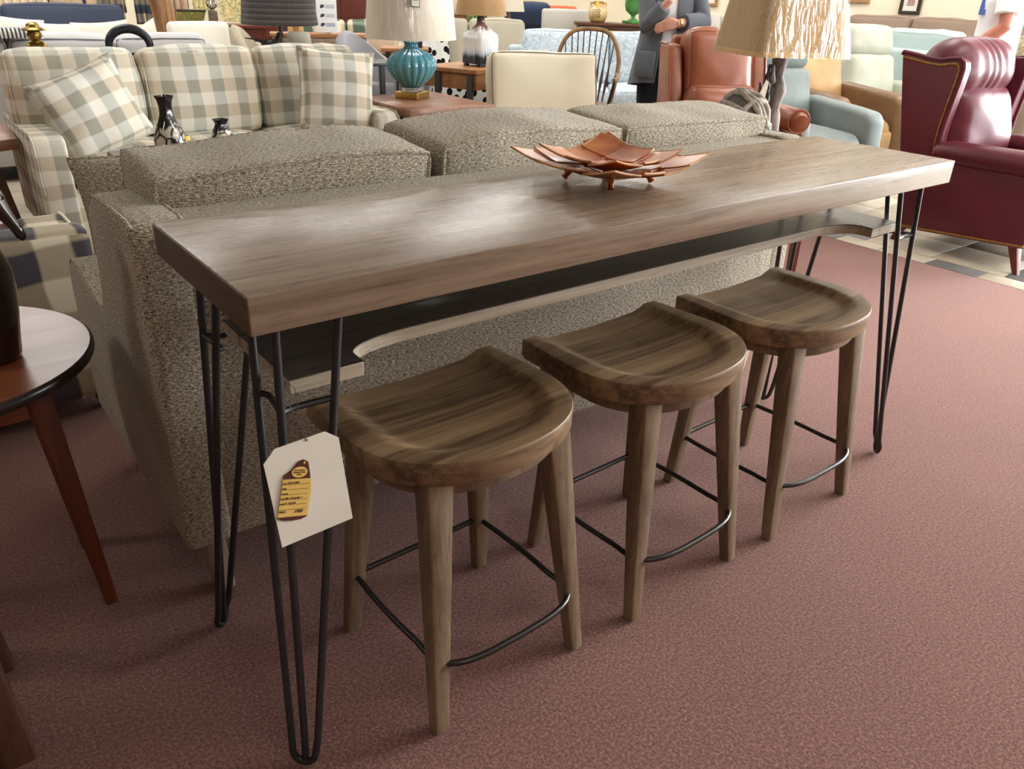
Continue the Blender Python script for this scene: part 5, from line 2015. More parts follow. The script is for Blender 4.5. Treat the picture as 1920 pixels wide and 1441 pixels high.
def spindle_chair():
    t = thing('spindle_chair', 'bow-back wooden spindle chair behind the cream armchair', 'chair', (4.16, 3.96, 0), R(-48))
    m = wood('honey elm', srgb(112, 82, 52), srgb(160, 124, 84), 'z', 0.4, 1.0)
    g = G()
    g.prism([(0.25 * math.cos(2 * PI * k / 28) * (1.0), 0.23 * math.sin(2 * PI * k / 28)) for k in range(28)], 0.445, 0.48, 'z', 0.01)
    g.obj('seat', m, t)

    def bow(k):
        a = PI * k
        c_ = math.cos(a)
        x = 0.265 * math.copysign(abs(c_) ** 0.62, c_)
        z = 0.48 + 0.53 * math.sin(a) ** 0.62
        return (x * (0.80 + 0.2 * min(1, (z - 0.48) / 0.3)), 0.20 + 0.17 * (z - 0.48) / 0.53, z)
    g = G(); g.tube([bow(k / 40) for k in range(41)], 0.018, 8)
    g.obj('bow', m, t)
    dark = plain('dark spindle', srgb(70, 46, 34), 0.4, 0.1)
    for i in range(9):
        x = -0.20 + 0.40 * i / 8
        best = min((bow(0.02 + 0.96 * k / 200) for k in range(201)), key=lambda p: abs(p[0] - x) + (0 if p[2] > 0.75 else 1))
        xb = x * 0.72
        g = G()
        p0, p1 = Vector((xb, 0.20, 0.475)), Vector(best)
        g.tube([p0.lerp(p1, k / 8) for k in range(9)], [0.006, 0.007, 0.012, 0.012, 0.007, 0.006, 0.0055, 0.005, 0.005], 8)
        g.obj('spindle', dark, t)
    for s in (-1, 1):
        g = G()
        g.tube([(s * 0.235, 0.28, 0.69), (s * 0.27, 0.12, 0.685), (s * 0.27, -0.06, 0.68), (s * 0.25, -0.13, 0.675)], [0.011, 0.014, 0.017, 0.015], 8)
        a = g.obj('arm', m, t)
        g = G(); g.tube([(s * 0.21, -0.06, 0.475), (s * 0.235, -0.08, 0.56), (s * 0.255, -0.10, 0.675)], [0.009, 0.015, 0.008], 8)
        g.obj('arm_post', dark, a)
        for sy in (-1, 1):
            g = G(); g.tube([(s * 0.15, sy * 0.13, 0.45), (s * 0.19, sy * 0.17, 0.2), (s * 0.22, sy * 0.20, 0.0)], [0.013, 0.017, 0.011], 8)
            g.obj('leg', m, t)
    g = G(); g.tube([(-0.185, 0, 0.2), (0.185, 0, 0.2)], 0.009, 8)
    g.tube([(-0.19, -0.165, 0.2), (-0.19, 0.165, 0.2)], 0.009, 8)
    g.tube([(0.19, -0.165, 0.2), (0.19, 0.165, 0.2)], 0.009, 8)
    g.obj('stretcher', m, t)


spindle_chair()
sofa('floral_sofa', 'pale blue floral sofa behind the spindle chair', 'sofa', (5.16, 4.72, 0), R(-39), 1.95, 0.95, M['blueflor'], 0.50, 0.66, 0.80, 0.15, 2, 0.13, bt=0.20)


# ------------------------------------------------------------------ far furniture
def barrel_chair(name, label, loc, rz, m, back=0.86, front=0.58, rx=0.37, ry=0.37, seat=0.44, span=128, group=None, lean=0.10):
    t = thing(name, label, 'armchair', loc, rz, group)
    nu = 30
    th = 0.075
    vs, fs = [], []

    def col(a):
        k = abs(a) / R(span)
        h = front + (back - front) * (0.5 + 0.5 * math.cos(PI * min(1, k * 1.15)))
        return h
    prof = []
    for i in range(nu + 1):
        a = R(-span) + 2 * R(span) * i / nu
        h = col(a)
        for (r, z) in ((1.0, 0.12), (1.0 + lean * 0.5, h * 0.6), (1.0 + lean, h - 0.03), (1.0 + lean - 0.4 * th / rx, h), (1.0 + lean - 1.1 * th / rx, h - 0.02), (1.0 - 1.0 * th / rx + lean * 0.4, h * 0.6), (1 - th / rx, 0.12)):
            vs.append((rx * r * math.sin(a), ry * r * math.cos(a), z))
    P_ = 7
    for i in range(nu):
        for k in range(P_):
            fs.append((i * P_ + k, i * P_ + (k + 1) % P_, (i + 1) * P_ + (k + 1) % P_, (i + 1) * P_ + k))
    fs.append(tuple(range(P_ - 1, -1, -1)))
    fs.append(tuple(nu * P_ + k for k in range(P_)))
    g = G(); g.add(vs, fs)
    g.obj('shell', m, t, angle=65)
    g = G(); g.puff((0, -0.07, 0.36), (2 * rx - 2 * th, 2 * ry - 0.06, 0.18), 0.06, (0, 0.01, 0.025), n=5)
    g.obj('seat_cushion', m, t)
    g = G(); g.puff((0, -0.02, 0.19), (2 * rx - 0.12, 2 * ry - 0.12, 0.16), 0.05, n=2)
    g.obj('base', m, t)
    for sx in (-1, 1):
        for sy in (-1, 1):
            g = G(); g.taper((sx * rx * 0.66, sy * ry * 0.62, 0), (sx * rx * 0.6, sy * ry * 0.56, 0.13), 0.03, 0.045, 0.2)
            g.obj('leg', M['dkwood_z'], t)
    return t


def side_chair(name, label, loc, rz, m, w=0.5, d=0.5, back=0.98, seat=0.47, round_=0.06, bt=0.09, lean=8, leg=None, cat='chair'):
    """upholstered armless chair with a straight padded back"""
    t = thing(name, label, cat, loc, rz)
    g = G(); g.puff((0, -0.02, seat - 0.06), (w, d, 0.12), 0.04, (0, 0.005, 0.015), n=4)
    g.obj('seat', m, t)
    g = G(); g.puff((0, d / 2 + 0.01, (seat - 0.06 + back) / 2), (w, bt, back - seat + 0.06), round_, (0, 0.02, 0.006), n=5, rot=(R(-lean), 0, 0))
    g.obj('backrest', m, t)
    for sx in (-1, 1):
        for sy in (-1, 1):
            g = G(); g.taper((sx * (w / 2 - 0.05), sy * (d / 2 - 0.05), 0), (sx * (w / 2 - 0.06), sy * (d / 2 - 0.06), seat - 0.1), 0.03, 0.045, 0.15)
            g.obj('leg', leg or M['dkwood_z'], t)
    return t


def simple_table(name, label, loc, rz, w, d, h, m, lm=None, th=0.03, cat='table', apron=0.08):
    t = thing(name, label, cat, loc, rz)
    g = G(); g.puff((0, 0, h - th / 2), (w, d, th), 0.006, n=1)
    g.obj('table_top', m, t)
    g = G(); g.box((0, 0, h - th - apron / 2), (w - 0.08, d - 0.08, apron), 0.003)
    g.obj('apron', m, t)
    for sx in (-1, 1):
        for sy in (-1, 1):
            g = G(); g.taper((sx * (w / 2 - 0.06), sy * (d / 2 - 0.06), 0), (sx * (w / 2 - 0.06), sy * (d / 2 - 0.06), h - th), 0.035, 0.05, 0.12)
            g.obj('leg', lm or m, t)
    return t


def flat_pillow(label, m, c, size, thick, rot, seed=0.0):
    return throw_pillow('throw_pillow', label, m, c, size, thick, rot, seed=seed)


# behind the plaid sofa
sofa('light_grey_sofa', 'light grey sofa with dark grey piping seen from behind, beyond the plaid sofa', 'sofa', (0.80, 5.86, 0), PI, 2.25, 0.9, M['dove'], 0.46, 0.62, 0.74, 0.13, 3, 0.155, pipe=M['pipe_grey'], lean=9)
_t = drape('throw', 'thin-striped throw over the left of the light grey sofa', M['hound'], (0.45, 5.55, 0.95), 0, 0.40, 0.05, 0.2, 0.20, fold=0.004)
sofa('navy_sofa', 'slate navy sofa with white pillows at the far left', 'sofa', (0.80, 8.05, 0), 0, 2.45, 0.95, M['navy'], 0.46, 0.64, 0.84, 0.16, 2, 0.165, lean=7, crown=0.02)
for i, (x, z, wv, hv, ry, lab) in enumerate(((0.78, 0.72, 0.50, 0.46, 8, 'white pillow at the left end of the navy sofa'), (1.12, 0.68, 0.52, 0.44, 2, 'white pillow left of centre on the navy sofa'), (1.52, 0.69, 0.50, 0.44, -3, 'white pillow right of centre on the navy sofa'), (1.83, 0.66, 0.46, 0.42, -24, 'tilted white pillow at the right arm of the navy sofa'))):
    flat_pillow(lab, M['ivory'], (x, 7.64 - 0.03 * (i % 2) - (0.12 if i == 3 else 0), z), (wv, hv), 0.16, (R(-16), R(ry), R(4)), seed=i * 2.2)

t = thing('tree_trunk', 'brown tree trunk column standing beside the navy sofa', 'trunk', (1.95, 7.15, 0))
g = G()
g.tube([(0.0, 0, 0), (0.0, 0, 0.4), (0.0, 0, 0.75), (-0.02, 0, 1.0), (-0.05, 0, 1.3), (-0.06, 0, 1.7)], [0.13, 0.095, 0.085, 0.09, 0.10, 0.11], 16)
for a_, z_ in ((0.6, 0.95), (2.8, 1.15), (4.2, 0.6)):
    g.ball((-0.02 + 0.07 * math.cos(a_), 0.07 * math.sin(a_), z_), (0.03, 0.03, 0.045), 10, 8)
g.obj('trunk', M['trunk'], t, angle=70)
g = G(); g.puff((0, 0, 0.02), (0.34, 0.34, 0.04), 0.01, n=1)
g.obj('base', M['dark'], t)

side_chair('side_chair', 'ivory upholstered chair back showing above the light grey sofa', (2.02, 6.70, 0), PI, M['ivory'], 0.52, 0.44, 0.955, lean=-6, round_=0.045)

# textile rack with hanging throws and floral panels
t = thing('textile_rack', 'dark rail rack that the throws and floral panels hang on', 'rack', (2.55, 8.45, 0), R(-22))
g = G(); g.box((0, 0, 1.52), (2.0, 0.03, 0.03), 0.004)
g.obj('rail', M['deepnavy'], t)
for s in (-1, 0, 1):
    g = G(); g.box((s * 0.985 - (0.268 if s == 0 else 0), 0, 0.76), (0.03, 0.03, 1.52), 0.003)
    g.box((s * 0.985 - (0.268 if s == 0 else 0), 0, 0.02), (0.05, 0.5, 0.04), 0.004)
    g.obj('post', plain('navy post', srgb(40, 44, 70), 0.5), t)


def on_rack(u, front=0.0):
    a = R(-22)
    return (2.55 + u * math.cos(a) + front * math.sin(a), 8.45 + u * math.sin(a) - front * math.cos(a), 1.535)


drape('throw', 'tartan throw in tan, cream and navy hanging left of the tree trunk', M['throw'], on_rack(-0.74), R(-22), 0.26, 0.74, 0.6, 0.11, fold=0.02)
drape('throw', 'pale tartan throw hanging just right of the tree trunk', M['throw'], on_rack(-0.40), R(-22), 0.22, 0.70, 0.6, 0.11, fold=0.02)
t2 = drape('throw', 'tan striped throw hanging beside the navy post', M['tanstripe'], on_rack(-0.12), R(-22), 0.26, 0.84, 0.6, 0.11, fold=0.022)
drape('floral_cloth', 'cream floral cloth hanging left of the gilt strip', M['goldflor'], on_rack(0.16), R(-22), 0.20, 0.56, 0.4, 0.10, cat='cloth')
drape('floral_cloth', 'wide gold floral cloth hanging behind the glass lamp base', M['goldflor'], on_rack(0.52), R(-22), 0.36, 0.66, 0.4, 0.10, cat='cloth', flare=0.25)
drape('floral_cloth', 'tan pleated cloth at the right end of the hanging textiles', M['tanstripe'], on_rack(0.84), R(-22), 0.22, 0.62, 0.4, 0.13, cat='cloth', fold=0.03)
simple_table('console', 'reddish brown console in front of the hanging floral cloths', (2.62, 7.55, 0), R(-20), 0.85, 0.34, 0.885, M['mahog'], apron=0.12)
t = thing('table_lamp', 'lamp with a silver glass ball on a brown striped block on the console', 'lamp', (2.50, 7.52, 0.885), R(-20))
g = G(); g.box((0, 0, 0.06), (0.085, 0.085, 0.12), 0.004)
g.obj('base', plain('grey brown block', srgb(110, 98, 90), 0.4, 0.3, 30), t)
g = G(); g.lathe([(0.02, 0.12), (0.02, 0.135), (0.045, 0.15), (0.055, 0.178), (0.045, 0.206), (0.02, 0.22), (0.012, 0.25), (0.014, 0.34)], 20)
g.obj('stem', metal('polished silver', srgb(200, 196, 190), 0.15), t)
g = G(); g.lathe([(0.15, 0.33), (0.12, 0.53), (0.118, 0.53), (0.148, 0.33)], 28, cap=False)
g.obj('lamp_shade', M['shadeL'], t)
t = thing('picnic_basket', 'small dark basket with a yellow-green lining left of the glass lamp', 'basket', (2.33, 7.62, 0.885), R(-20))
g = G(); g.prism([(-0.13, 0), (0.09, 0), (0.13, 0.11), (-0.13, 0.11)], -0.07, 0.07, 'y', 0.004)
g.obj('body', mat_floral('olive lining', srgb(150, 146, 84), srgb(110, 112, 60), srgb(186, 180, 110), srgb(90, 94, 60), 20), t)
g = G(); g.box((0, 0, 0.118), (0.27, 0.16, 0.014), 0.003)
g.obj('rim', M['dark'], t)

barrel_chair('tub_chair', 'oatmeal tweed tub chair left of the dark lampshade', (2.37, 5.56, 0), R(60), M['oat'], 0.97, 0.62, 0.36, 0.36, span=118)

# console with the price list
t = thing('console', 'weathered wood bow-front console holding the white price list', 'table', (2.92, 6.05, 0), R(-22))
pl_ = [(-0.42, 0.16), (-0.42, -0.06), (-0.34, -0.10), (-0.2, -0.135), (0, -0.15), (0.2, -0.135), (0.34, -0.10), (0.42, -0.06), (0.42, 0.16)]
g = G(); g.prism(pl_, 0.855, 0.885, 'z', 0.008)
g.obj('table_top', M['amber'], t)
g = G(); g.prism([(x * 0.96, y * 0.94) for x, y in pl_], 0.79, 0.855, 'z', 0.006)
g.obj('apron', M['greywood'], t)
for sx in (-1, 1):
    for y in (-0.05, 0.11):
        g = G(); g.tube([(sx * 0.34, y, 0.80), (sx * 0.30, y, 0.6), (sx * 0.35, y, 0.3), (sx * 0.32, y, 0.0)], [0.03, 0.02, 0.024, 0.02], 8)
        g.obj('leg', M['dkwood_z'], t)


def price_list():
    t = thing('price_list', 'tall white printed price list leaning on the weathered console', 'sign', (2.95, 5.955, 0.894), R(-34))
    t.rotation_euler = (R(-9), 0, R(-34))
    g = G(); g.box((0, 0, 0.165), (0.175, 0.006, 0.33), 0.001)
    g.obj('panel', M['whitecloth'], t)
    gd, gl = plain('print dark', srgb(70, 72, 78), 0.8), plain('print light', srgb(176, 178, 186), 0.8)
    for i in range(4):
        z = 0.06 + 0.072 * i
        g = G()
        g.box((-0.032, -0.0036, z + 0.005), (0.03, 0.001, 0.022), 0)
        g.box((-0.042, -0.0036, z - 0.003), (0.02, 0.001, 0.018), 0)
        g.obj('picture_print', gd, t)
        g = G()
        for k in range(3):
            g.box((0.032, -0.0036, z + 0.012 - 0.010 * k), (0.078, 0.001, 0.006), 0)
        g.obj('text_lines', gl if i else plain('print blue', srgb(140, 150, 186), 0.8), t, kind='stuff')
    g = G(); g.box((0, 0.03, 0.09), (0.05, 0.004, 0.19), 0.001, rot=(R(20), 0, 0))
    g.obj('easel_back', M['whitecloth'], t)


price_list()
t = thing('carton', 'small tan carton left of the price list', 'box', (2.70, 6.04, 0.886), R(-22))
g = G(); g.box((0, 0, 0.05), (0.13, 0.09, 0.10), 0.002)
g.obj('body', plain('tan carton', srgb(206, 168, 116), 0.8), t)
g = G(); g.box((0, -0.047, 0.05), (0.05, 0.002, 0.06), 0)
g.obj('label', plain('brown print', srgb(150, 108, 60), 0.8), t)

# mahogany cabinet at the back
t = thing('cabinet', 'tall mahogany cabinet against the back left of the showroom', 'cabinet', (4.95, 10.3, 0), R(-26))
g = G(); g.box((0, 0, 0.85), (1.5, 0.5, 1.7), 0.01)
g.obj('body', M['mahog'], t)
for i in (-1, 0, 1):
    g = G(); g.puff((i * 0.48, -0.255, 0.88), (0.45, 0.02, 1.5), 0.006, n=1)
    d_ = g.obj('door', M['mahog'], t)
    g = G(); g.ball((i * 0.48 + 0.18, -0.275, 0.9), 0.014, 10, 6)
    g.obj('knob', M['brass'], d_)
sofa('check_sofa', 'cream and green check sofa in front of the mahogany cabinet', 'sofa', (4.45, 8.6, 0), R(-28), 1.5, 0.85, M['green_check'], 0.46, 0.62, 0.76, 0.14, 2, 0.10)
flat_pillow('blush pillow at the right end of the green check sofa', M['pinkish'], (4.70, 8.15, 0.70), (0.36, 0.36), 0.14, (R(-10), 0, R(-40)), 3.0)
flat_pillow('ivory pillow at the left end of the green check sofa', M['cream'], (4.12, 8.42, 0.70), (0.36, 0.36), 0.14, (R(-10), 0, R(-10)), 6.0)
simple_table('side_table', 'small table with a carton between the check sofa and the cabinet', (4.42, 9.35, 0), R(-26), 0.7, 0.4, 0.78, M['mahog'])
t = thing('carton', 'orange-tan carton beside the white card near the cabinet', 'box', (4.32, 9.32, 0.78), R(-26))
g = G(); g.box((0, 0, 0.07), (0.18, 0.12, 0.14), 0.003)
g.obj('body', plain('orange carton', srgb(220, 150, 84), 0.8), t)
t = thing('card_sign', 'white tented card beside the orange-tan carton', 'sign', (4.50, 9.24, 0.78), R(-26))
g = G(); g.box((0, 0.012, 0.075), (0.13, 0.003, 0.155), 0, rot=(R(10), 0, 0)); g.box((0, 0.045, 0.075), (0.13, 0.003, 0.155), 0, rot=(R(-10), 0, 0))
g.obj('card', M['paper'], t)

barrel_chair('tub_chair', 'slate grey tub chair with sloping arms left of the pale lampshade', (2.98, 4.96, 0), R(35), M['barrel'], 0.95, 0.62, 0.36, 0.36, span=122)
simple_table('tray_table', 'pale wood tray table seen below the pale lampshade', (3.62, 5.78, 0), R(-32), 0.42, 0.34, 0.78, M['amber'], M['dkwood_z'])
t = thing('box', 'small black box on the pale wood tray table', 'box', (3.70, 5.70, 0.78), R(-30))
g = G(); g.box((0, 0, 0.04), (0.09, 0.08, 0.08), 0.003)
g.obj('body', M['black'], t)
t = thing('card_sign', 'little white framed card left of the black box', 'sign', (3.60, 5.72, 0.78), R(-30))
g = G(); g.box((0, 0, 0.04), (0.085, 0.01, 0.075), 0.001, rot=(R(-8), 0, 0))
g.obj('card', M['paper'], t)

# ivy and a second wrapped shade behind the loveseat
simple_table('sofa_table', 'pale table behind the taupe loveseat holding the ivy', (5.32, 7.05, 0), R(-34), 1.0, 0.32, 0.84, M['amber'])


def ivy():
    t = thing('potted_ivy', 'leafy green ivy in a pot behind the taupe loveseat', 'plant', (5.28, 6.98, 0.84), 0)
    g = G(); g.lathe([(0.06, 0), (0.075, 0.02), (0.085, 0.09), (0.08, 0.09), (0.0, 0.085)], 20, cap=False)
    g.obj('pot', plain('dark green pot', srgb(46, 70, 62), 0.4), t)
    m = plain('ivy leaf', srgb(66, 118, 58), 0.5, 0.4, 25)
    rr = random.Random(5)
    base = None
    for k in range(90):
        a = rr.uniform(0, 2 * PI)
        r = rr.uniform(0.02, 0.20)
        z = 0.12 + rr.uniform(-0.06, 0.10) - r * 0.25
        sz = rr.uniform(0.03, 0.05)
        if base is None:
            g = G()
            vs = [(0, 0, 0), (0.5, 0.1, 0.08), (0.35, 0.45, 0.02), (0.0, 1.0, -0.12), (-0.35, 0.45, 0.02), (-0.5, 0.1, 0.08), (0, 0.4, 0.06)]
            g.add(vs, [(0, 1, 6), (1, 2, 6), (2, 3, 6), (3, 4, 6), (4, 5, 6), (5, 0, 6)])
            o = g.obj('leaf', m, t)
            base = o
        else:
            o = base.copy()
            COL.objects.link(o)
        o.location = (r * math.cos(a) * 1.15, r * math.sin(a), z)
        o.rotation_euler = (rr.uniform(-0.6, 0.9), rr.uniform(-0.5, 0.5), a - PI / 2)
        o.scale = (sz, sz, sz)
    g = G()
    for k in range(12):
        a = k * 0.52
        g.tube([(0, 0, 0.08), (0.06 * math.cos(a), 0.06 * math.sin(a), 0.15), (0.17 * math.cos(a), 0.17 * math.sin(a), 0.11)], 0.003, 5)
    g.obj('stem', m, t)


ivy()
t = thing('table_lamp', 'lamp with a white shade in crinkled plastic right of the ivy', 'lamp', (5.50, 6.72, 0.84), 0)
g = G(); g.lathe([(0.07, 0), (0.07, 0.015), (0.02, 0.03), (0.022, 0.1), (0.012, 0.16), (0.012, 0.26)], 16)
g.obj('stem', M['amber'], t)
g = G(); g.lathe([(0.165, 0.215), (0.167, 0.215), (0.125, 0.45), (0.123, 0.45), (0.163, 0.218)], 32, cap=False)
s_ = g.obj('lamp_shade', M['shadeL'], t)
g = G(); g.lathe([(0.172, 0.212), (0.174, 0.22), (0.132, 0.454), (0.06, 0.458)], 32, cap=False)
g.obj('plastic_wrap', M['wrap'], s_)

# chairs beyond the blue floral sofa
recliner('armchair', 'deep navy high-back armchair right of the white shade', (6.68, 7.97, 0), R(150), M['deepnavy'], w=0.80, d=0.8, back=1.13, seat=0.46, arm=0.9)
side_chair('side_chair', 'coral upholstered chair between the navy and the grey ones', (7.62, 8.42, 0), R(145), M['orange'], 0.52, 0.45, 1.08, lean=-4)
c_ = side_chair('side_chair', 'light grey square-backed chair with a white tag, behind the floral sofa', (6.50, 6.95, 0), R(143), M['stonefab'], 0.56, 0.46, 1.08, lean=-3, round_=0.03)
t = thing('paper_tag', 'white tag with a green mark hanging on the light grey chair back', 'tag', (6.43, 6.66, 0.885), R(-37))
g = G(); g.box((0, 0, 0.06), (0.10, 0.003, 0.10), 0, rot=(0, R(28), 0))
g.obj('card', M['paper'], t)
g = G(); g.ball((0.01, -0.002, 0.05), (0.03, 0.0012, 0.013), 10, 6, rot=(0, R(-25), 0))
g.obj('green_mark', M['greenglaze'], t)
simple_table('console', 'long brown console behind the floral sofa holding the jar and the urn', (6.70, 6.12, 0), R(-38), 1.15, 0.36, 0.965, M['dkwood'], apron=0.05)


def jar():
    t = thing('ceramic_jar', 'cream and ochre ceramic jar with leaf paintings and a yellow tag', 'jar', (6.42, 6.28, 0.966), R(-45))
    m = mat_glaze('ochre jar', [(0.0, srgb(150, 112, 60)), (0.15, srgb(196, 164, 106)), (0.6, srgb(222, 200, 150)), (0.85, srgb(190, 150, 84)), (1.0, srgb(140, 100, 50))], scale=4.6, rough=0.25)
    g = G(); g.lathe([(0.075, 0), (0.09, 0.02), (0.105, 0.08), (0.105, 0.12), (0.09, 0.155), (0.055, 0.175), (0.05, 0.20), (0.058, 0.212), (0.05, 0.212)], 28)
    b = g.obj('body', m, t, angle=60)
    g = G()
    for i in range(4):
        for j in range(3):
            a = R(-120 + j * 9)
            g.ball((0.105 * math.cos(a), 0.105 * math.sin(a), 0.125 - 0.024 * i), (0.004, 0.004, 0.006), 8, 5)
    for z in (0.12, 0.07):
        for q in range(5):
            a = R(-84) + 0.13 * math.cos(q * 1.3) * 1.2
            g.ball((0.106 * math.cos(a), 0.106 * math.sin(a), z + 0.016 * math.sin(q * 1.3)), (0.007, 0.004, 0.007), 8, 5)
    g.obj('painted_mark', plain('dark painted mark', srgb(86, 66, 48), 0.4), b, kind='stuff')
    for s in (-1, 1):
        g = G(); g.tube([(s * 0.05, 0, 0.195), (s * 0.085, 0, 0.195), (s * 0.085, 0, 0.16)], 0.009, 8)
        g.obj('handle', m, t)
    g = G(); g.box((-0.01, -0.075, 0.185), (0.04, 0.002, 0.05), 0)
    g.obj('tag', plain('yellow tag two', srgb(240, 200, 90), 0.8), t)


jar()
t = thing('urn', 'green glazed footed urn on the long console', 'urn', (6.72, 6.02, 0.966), 0)
g = G(); g.puff((0, 0, 0.014), (0.17, 0.17, 0.028), 0.004, n=1)
g.obj('plinth', M['greenglaze'], t)
g = G(); g.lathe([(0.065, 0.026), (0.05, 0.04), (0.022, 0.06), (0.024, 0.08), (0.045, 0.095), (0.085, 0.13), (0.098, 0.18), (0.10, 0.25), (0.115, 0.27), (0.105, 0.27), (0.08, 0.2), (0.04, 0.12)], 40, flute=16, fd=0.07)
g.obj('bowl', M['greenglaze'], t, angle=70)
for s in (-1, 1):
    g = G(); g.tube([(s * 0.09, 0, 0.19), (s * 0.13, 0, 0.21), (s * 0.12, 0, 0.25)], 0.01, 8)
    g.obj('handle', M['greenglaze'], t)
t = thing('patterned_vase', 'small grey patterned vase on the console just left of the woman', 'vase', (6.98, 5.86, 0.966), 0)
g = G(); g.lathe([(0.04, 0), (0.06, 0.03), (0.065, 0.09), (0.05, 0.14), (0.035, 0.16), (0.04, 0.17), (0.03, 0.17)], 20)
g.obj('body', plain('grey mottled', srgb(130, 118, 112), 0.5, 0.5, 30), t, angle=60)
sofa('beige_sofa', 'long beige sofa far behind the urn and the woman', 'sofa', (8.2, 6.35, 0), R(-62), 1.9, 0.9, M['stonefab'], 0.46, 0.64, 0.92, 0.16, 3, 0.12)
simple_table('shelf_table', 'pale table stacked with books behind the light grey chair', (6.3, 9.4, 0), R(-38), 1.0, 0.4, 0.96, M['amber'])
for i in range(9):
    t = thing('book', 'pale book standing on the far pale table', 'book', (6.15 + 0.042 * i * 0.79, 9.52 - 0.042 * i * 0.61, 0.961), R(-38), 'books on the far pale table')
    h = 0.15 + 0.03 * ((i * 5) % 3)
    g = G(); g.box((0, 0, h / 2), (0.034, 0.11, h), 0.002)
    b = g.obj('cover', plain('book %d' % i, (srgb(214, 190, 150), srgb(150, 120, 90), srgb(228, 216, 190))[i % 3], 0.8), t)
    g = G(); g.box((0, 0.004, h / 2 + 0.001), (0.028, 0.106, h - 0.004), 0)
    g.obj('pages', M['paper'], t)
# right wall group
sofa('aqua_sofa', 'pale aqua sofa seen from behind, beyond the celadon recliner', 'sofa', (7.57, 3.30, 0), R(77), 1.85, 0.75, M['aqua'], 0.46, 0.64, 0.90, 0.14, 2, 0.14)
sofa('brown_sofa', 'brown three-cushion sofa along the right wall under the pictures', 'sofa', (8.68, 3.52, 0), R(-90), 2.55, 0.85, M['brownfab'], 0.50, 0.72, 0.98, 0.15, 3, 0.13)
zig = gingham('brown zigzag', 0.09, srgb(206, 190, 168), srgb(120, 92, 74), srgb(110, 84, 66), srgb(206, 190, 168), rot=R(45))
flat_pillow('zigzag pillow at the left end of the brown sofa', zig, (8.36, 4.32, 0.86), (0.36, 0.30), 0.12, (R(-14), 0, R(-84)), 1.0)
flat_pillow('second zigzag pillow of the brown sofa, right of the first', zig, (8.36, 3.98, 0.85), (0.34, 0.30), 0.12, (R(-14), R(10), R(-80)), 2.0)
flat_pillow('mottled pillow at the right end of the brown sofa', mat_floral('mottled', srgb(176, 158, 132), srgb(120, 98, 78), srgb(206, 190, 160), srgb(150, 130, 108), 14), (8.36, 2.62, 0.86), (0.36, 0.32), 0.13, (R(-14), R(-12), R(-92)), 4.0)
flat_pillow('tufted tan pillow by the right arm of the brown sofa', mat_floral('tufted', srgb(160, 146, 118), srgb(116, 104, 82), srgb(196, 180, 150), srgb(130, 116, 92), 20), (8.10, 2.42, 0.86), (0.30, 0.28), 0.13, (R(-14), R(8), R(-92)), 5.0)
simple_table('lamp_table', 'small table left of the brown sofa under the grey lamp', (8.55, 5.10, 0), 0, 0.5, 0.5, 0.84, M['dkwood'])
t = thing('table_lamp', 'small lamp with a pale grey drum shade by the brown sofa', 'lamp', (8.50, 5.02, 0.84), 0)
g = G(); g.puff((0, 0, 0.10), (0.12, 0.12, 0.17), 0.01, n=1)
g.obj('base', plain('brown glazed block', srgb(110, 92, 60), 0.3, 0.3, 20), t)
g = G(); g.lathe([(0.012, 0.18), (0.012, 0.27)], 8)
g.obj('stem', M['brass'], t)
g = G(); g.lathe([(0.145, 0.22), (0.147, 0.22), (0.135, 0.46), (0.133, 0.46), (0.143, 0.222)], 32, cap=False)
g.obj('lamp_shade', plain('grey drum', srgb(206, 196, 190), 0.8, 0.04), t)


def picture(label, y, z0, wv, hv, fm, mat_m, art, x=X1, fw=0.035):
    t = thing('picture', label, 'picture', (x - 0.016, y, z0 + hv / 2), 0)
    g = G()
    for c, s_ in (((0, 0, hv / 2 - fw / 2), (0.03, wv, fw)), ((0, 0, -hv / 2 + fw / 2), (0.03, wv, fw)), ((0, wv / 2 - fw / 2, 0), (0.03, fw, hv - 2 * fw)), ((0, -wv / 2 + fw / 2, 0), (0.03, fw, hv - 2 * fw))):
        g.box(c, s_, 0.003)
    g.obj('frame', fm, t)
    g = G(); g.box((0.004, 0, 0), (0.012, wv - 2 * fw, hv - 2 * fw), 0)
    g.obj('mount', mat_m, t)
    g = G(); g.box((-0.003, 0, 0), (0.004, (wv - 2 * fw) * 0.5, (hv - 2 * fw) * 0.5), 0)
    g.obj('print', art, t)


gf = plain('gilt wood frame', srgb(168, 128, 84), 0.4)
picture('picture in a narrow black frame with a white mount on the right wall', 4.12, 1.15, 0.24, 0.28, plain('black frame', srgb(50, 46, 36), 0.4), M['paper'], mat_floral('small print', srgb(200, 170, 160), srgb(150, 90, 90), srgb(120, 100, 110), srgb(220, 190, 170), 20))
picture('wide picture in a brown wood frame left of the black-framed one', 5.10, 1.245, 0.95, 0.62, gf, M['paper'], mat_floral('wide print', srgb(226, 214, 190), srgb(180, 160, 130), srgb(200, 186, 160), srgb(210, 190, 160), 8))
picture('peach picture in a wood frame near the man in white', 2.66, 1.12, 0.46, 0.66, gf, plain('peach mount', srgb(230, 202, 180), 0.8, 0.03), plain('peach print', srgb(222, 190, 166), 0.8))
picture('landscape picture in a pale frame at the far right behind the man', 2.10, 1.21, 0.42, 0.50, M['white'], M['paper'], mat_floral('landscape', srgb(110, 116, 84), srgb(70, 84, 60), srgb(150, 150, 110), srgb(60, 70, 60), 9))
picture('wide picture in a wood frame high on the right wall behind the woman', 7.25, 1.14, 0.8, 0.6, gf, M['paper'], M['goldflor'])

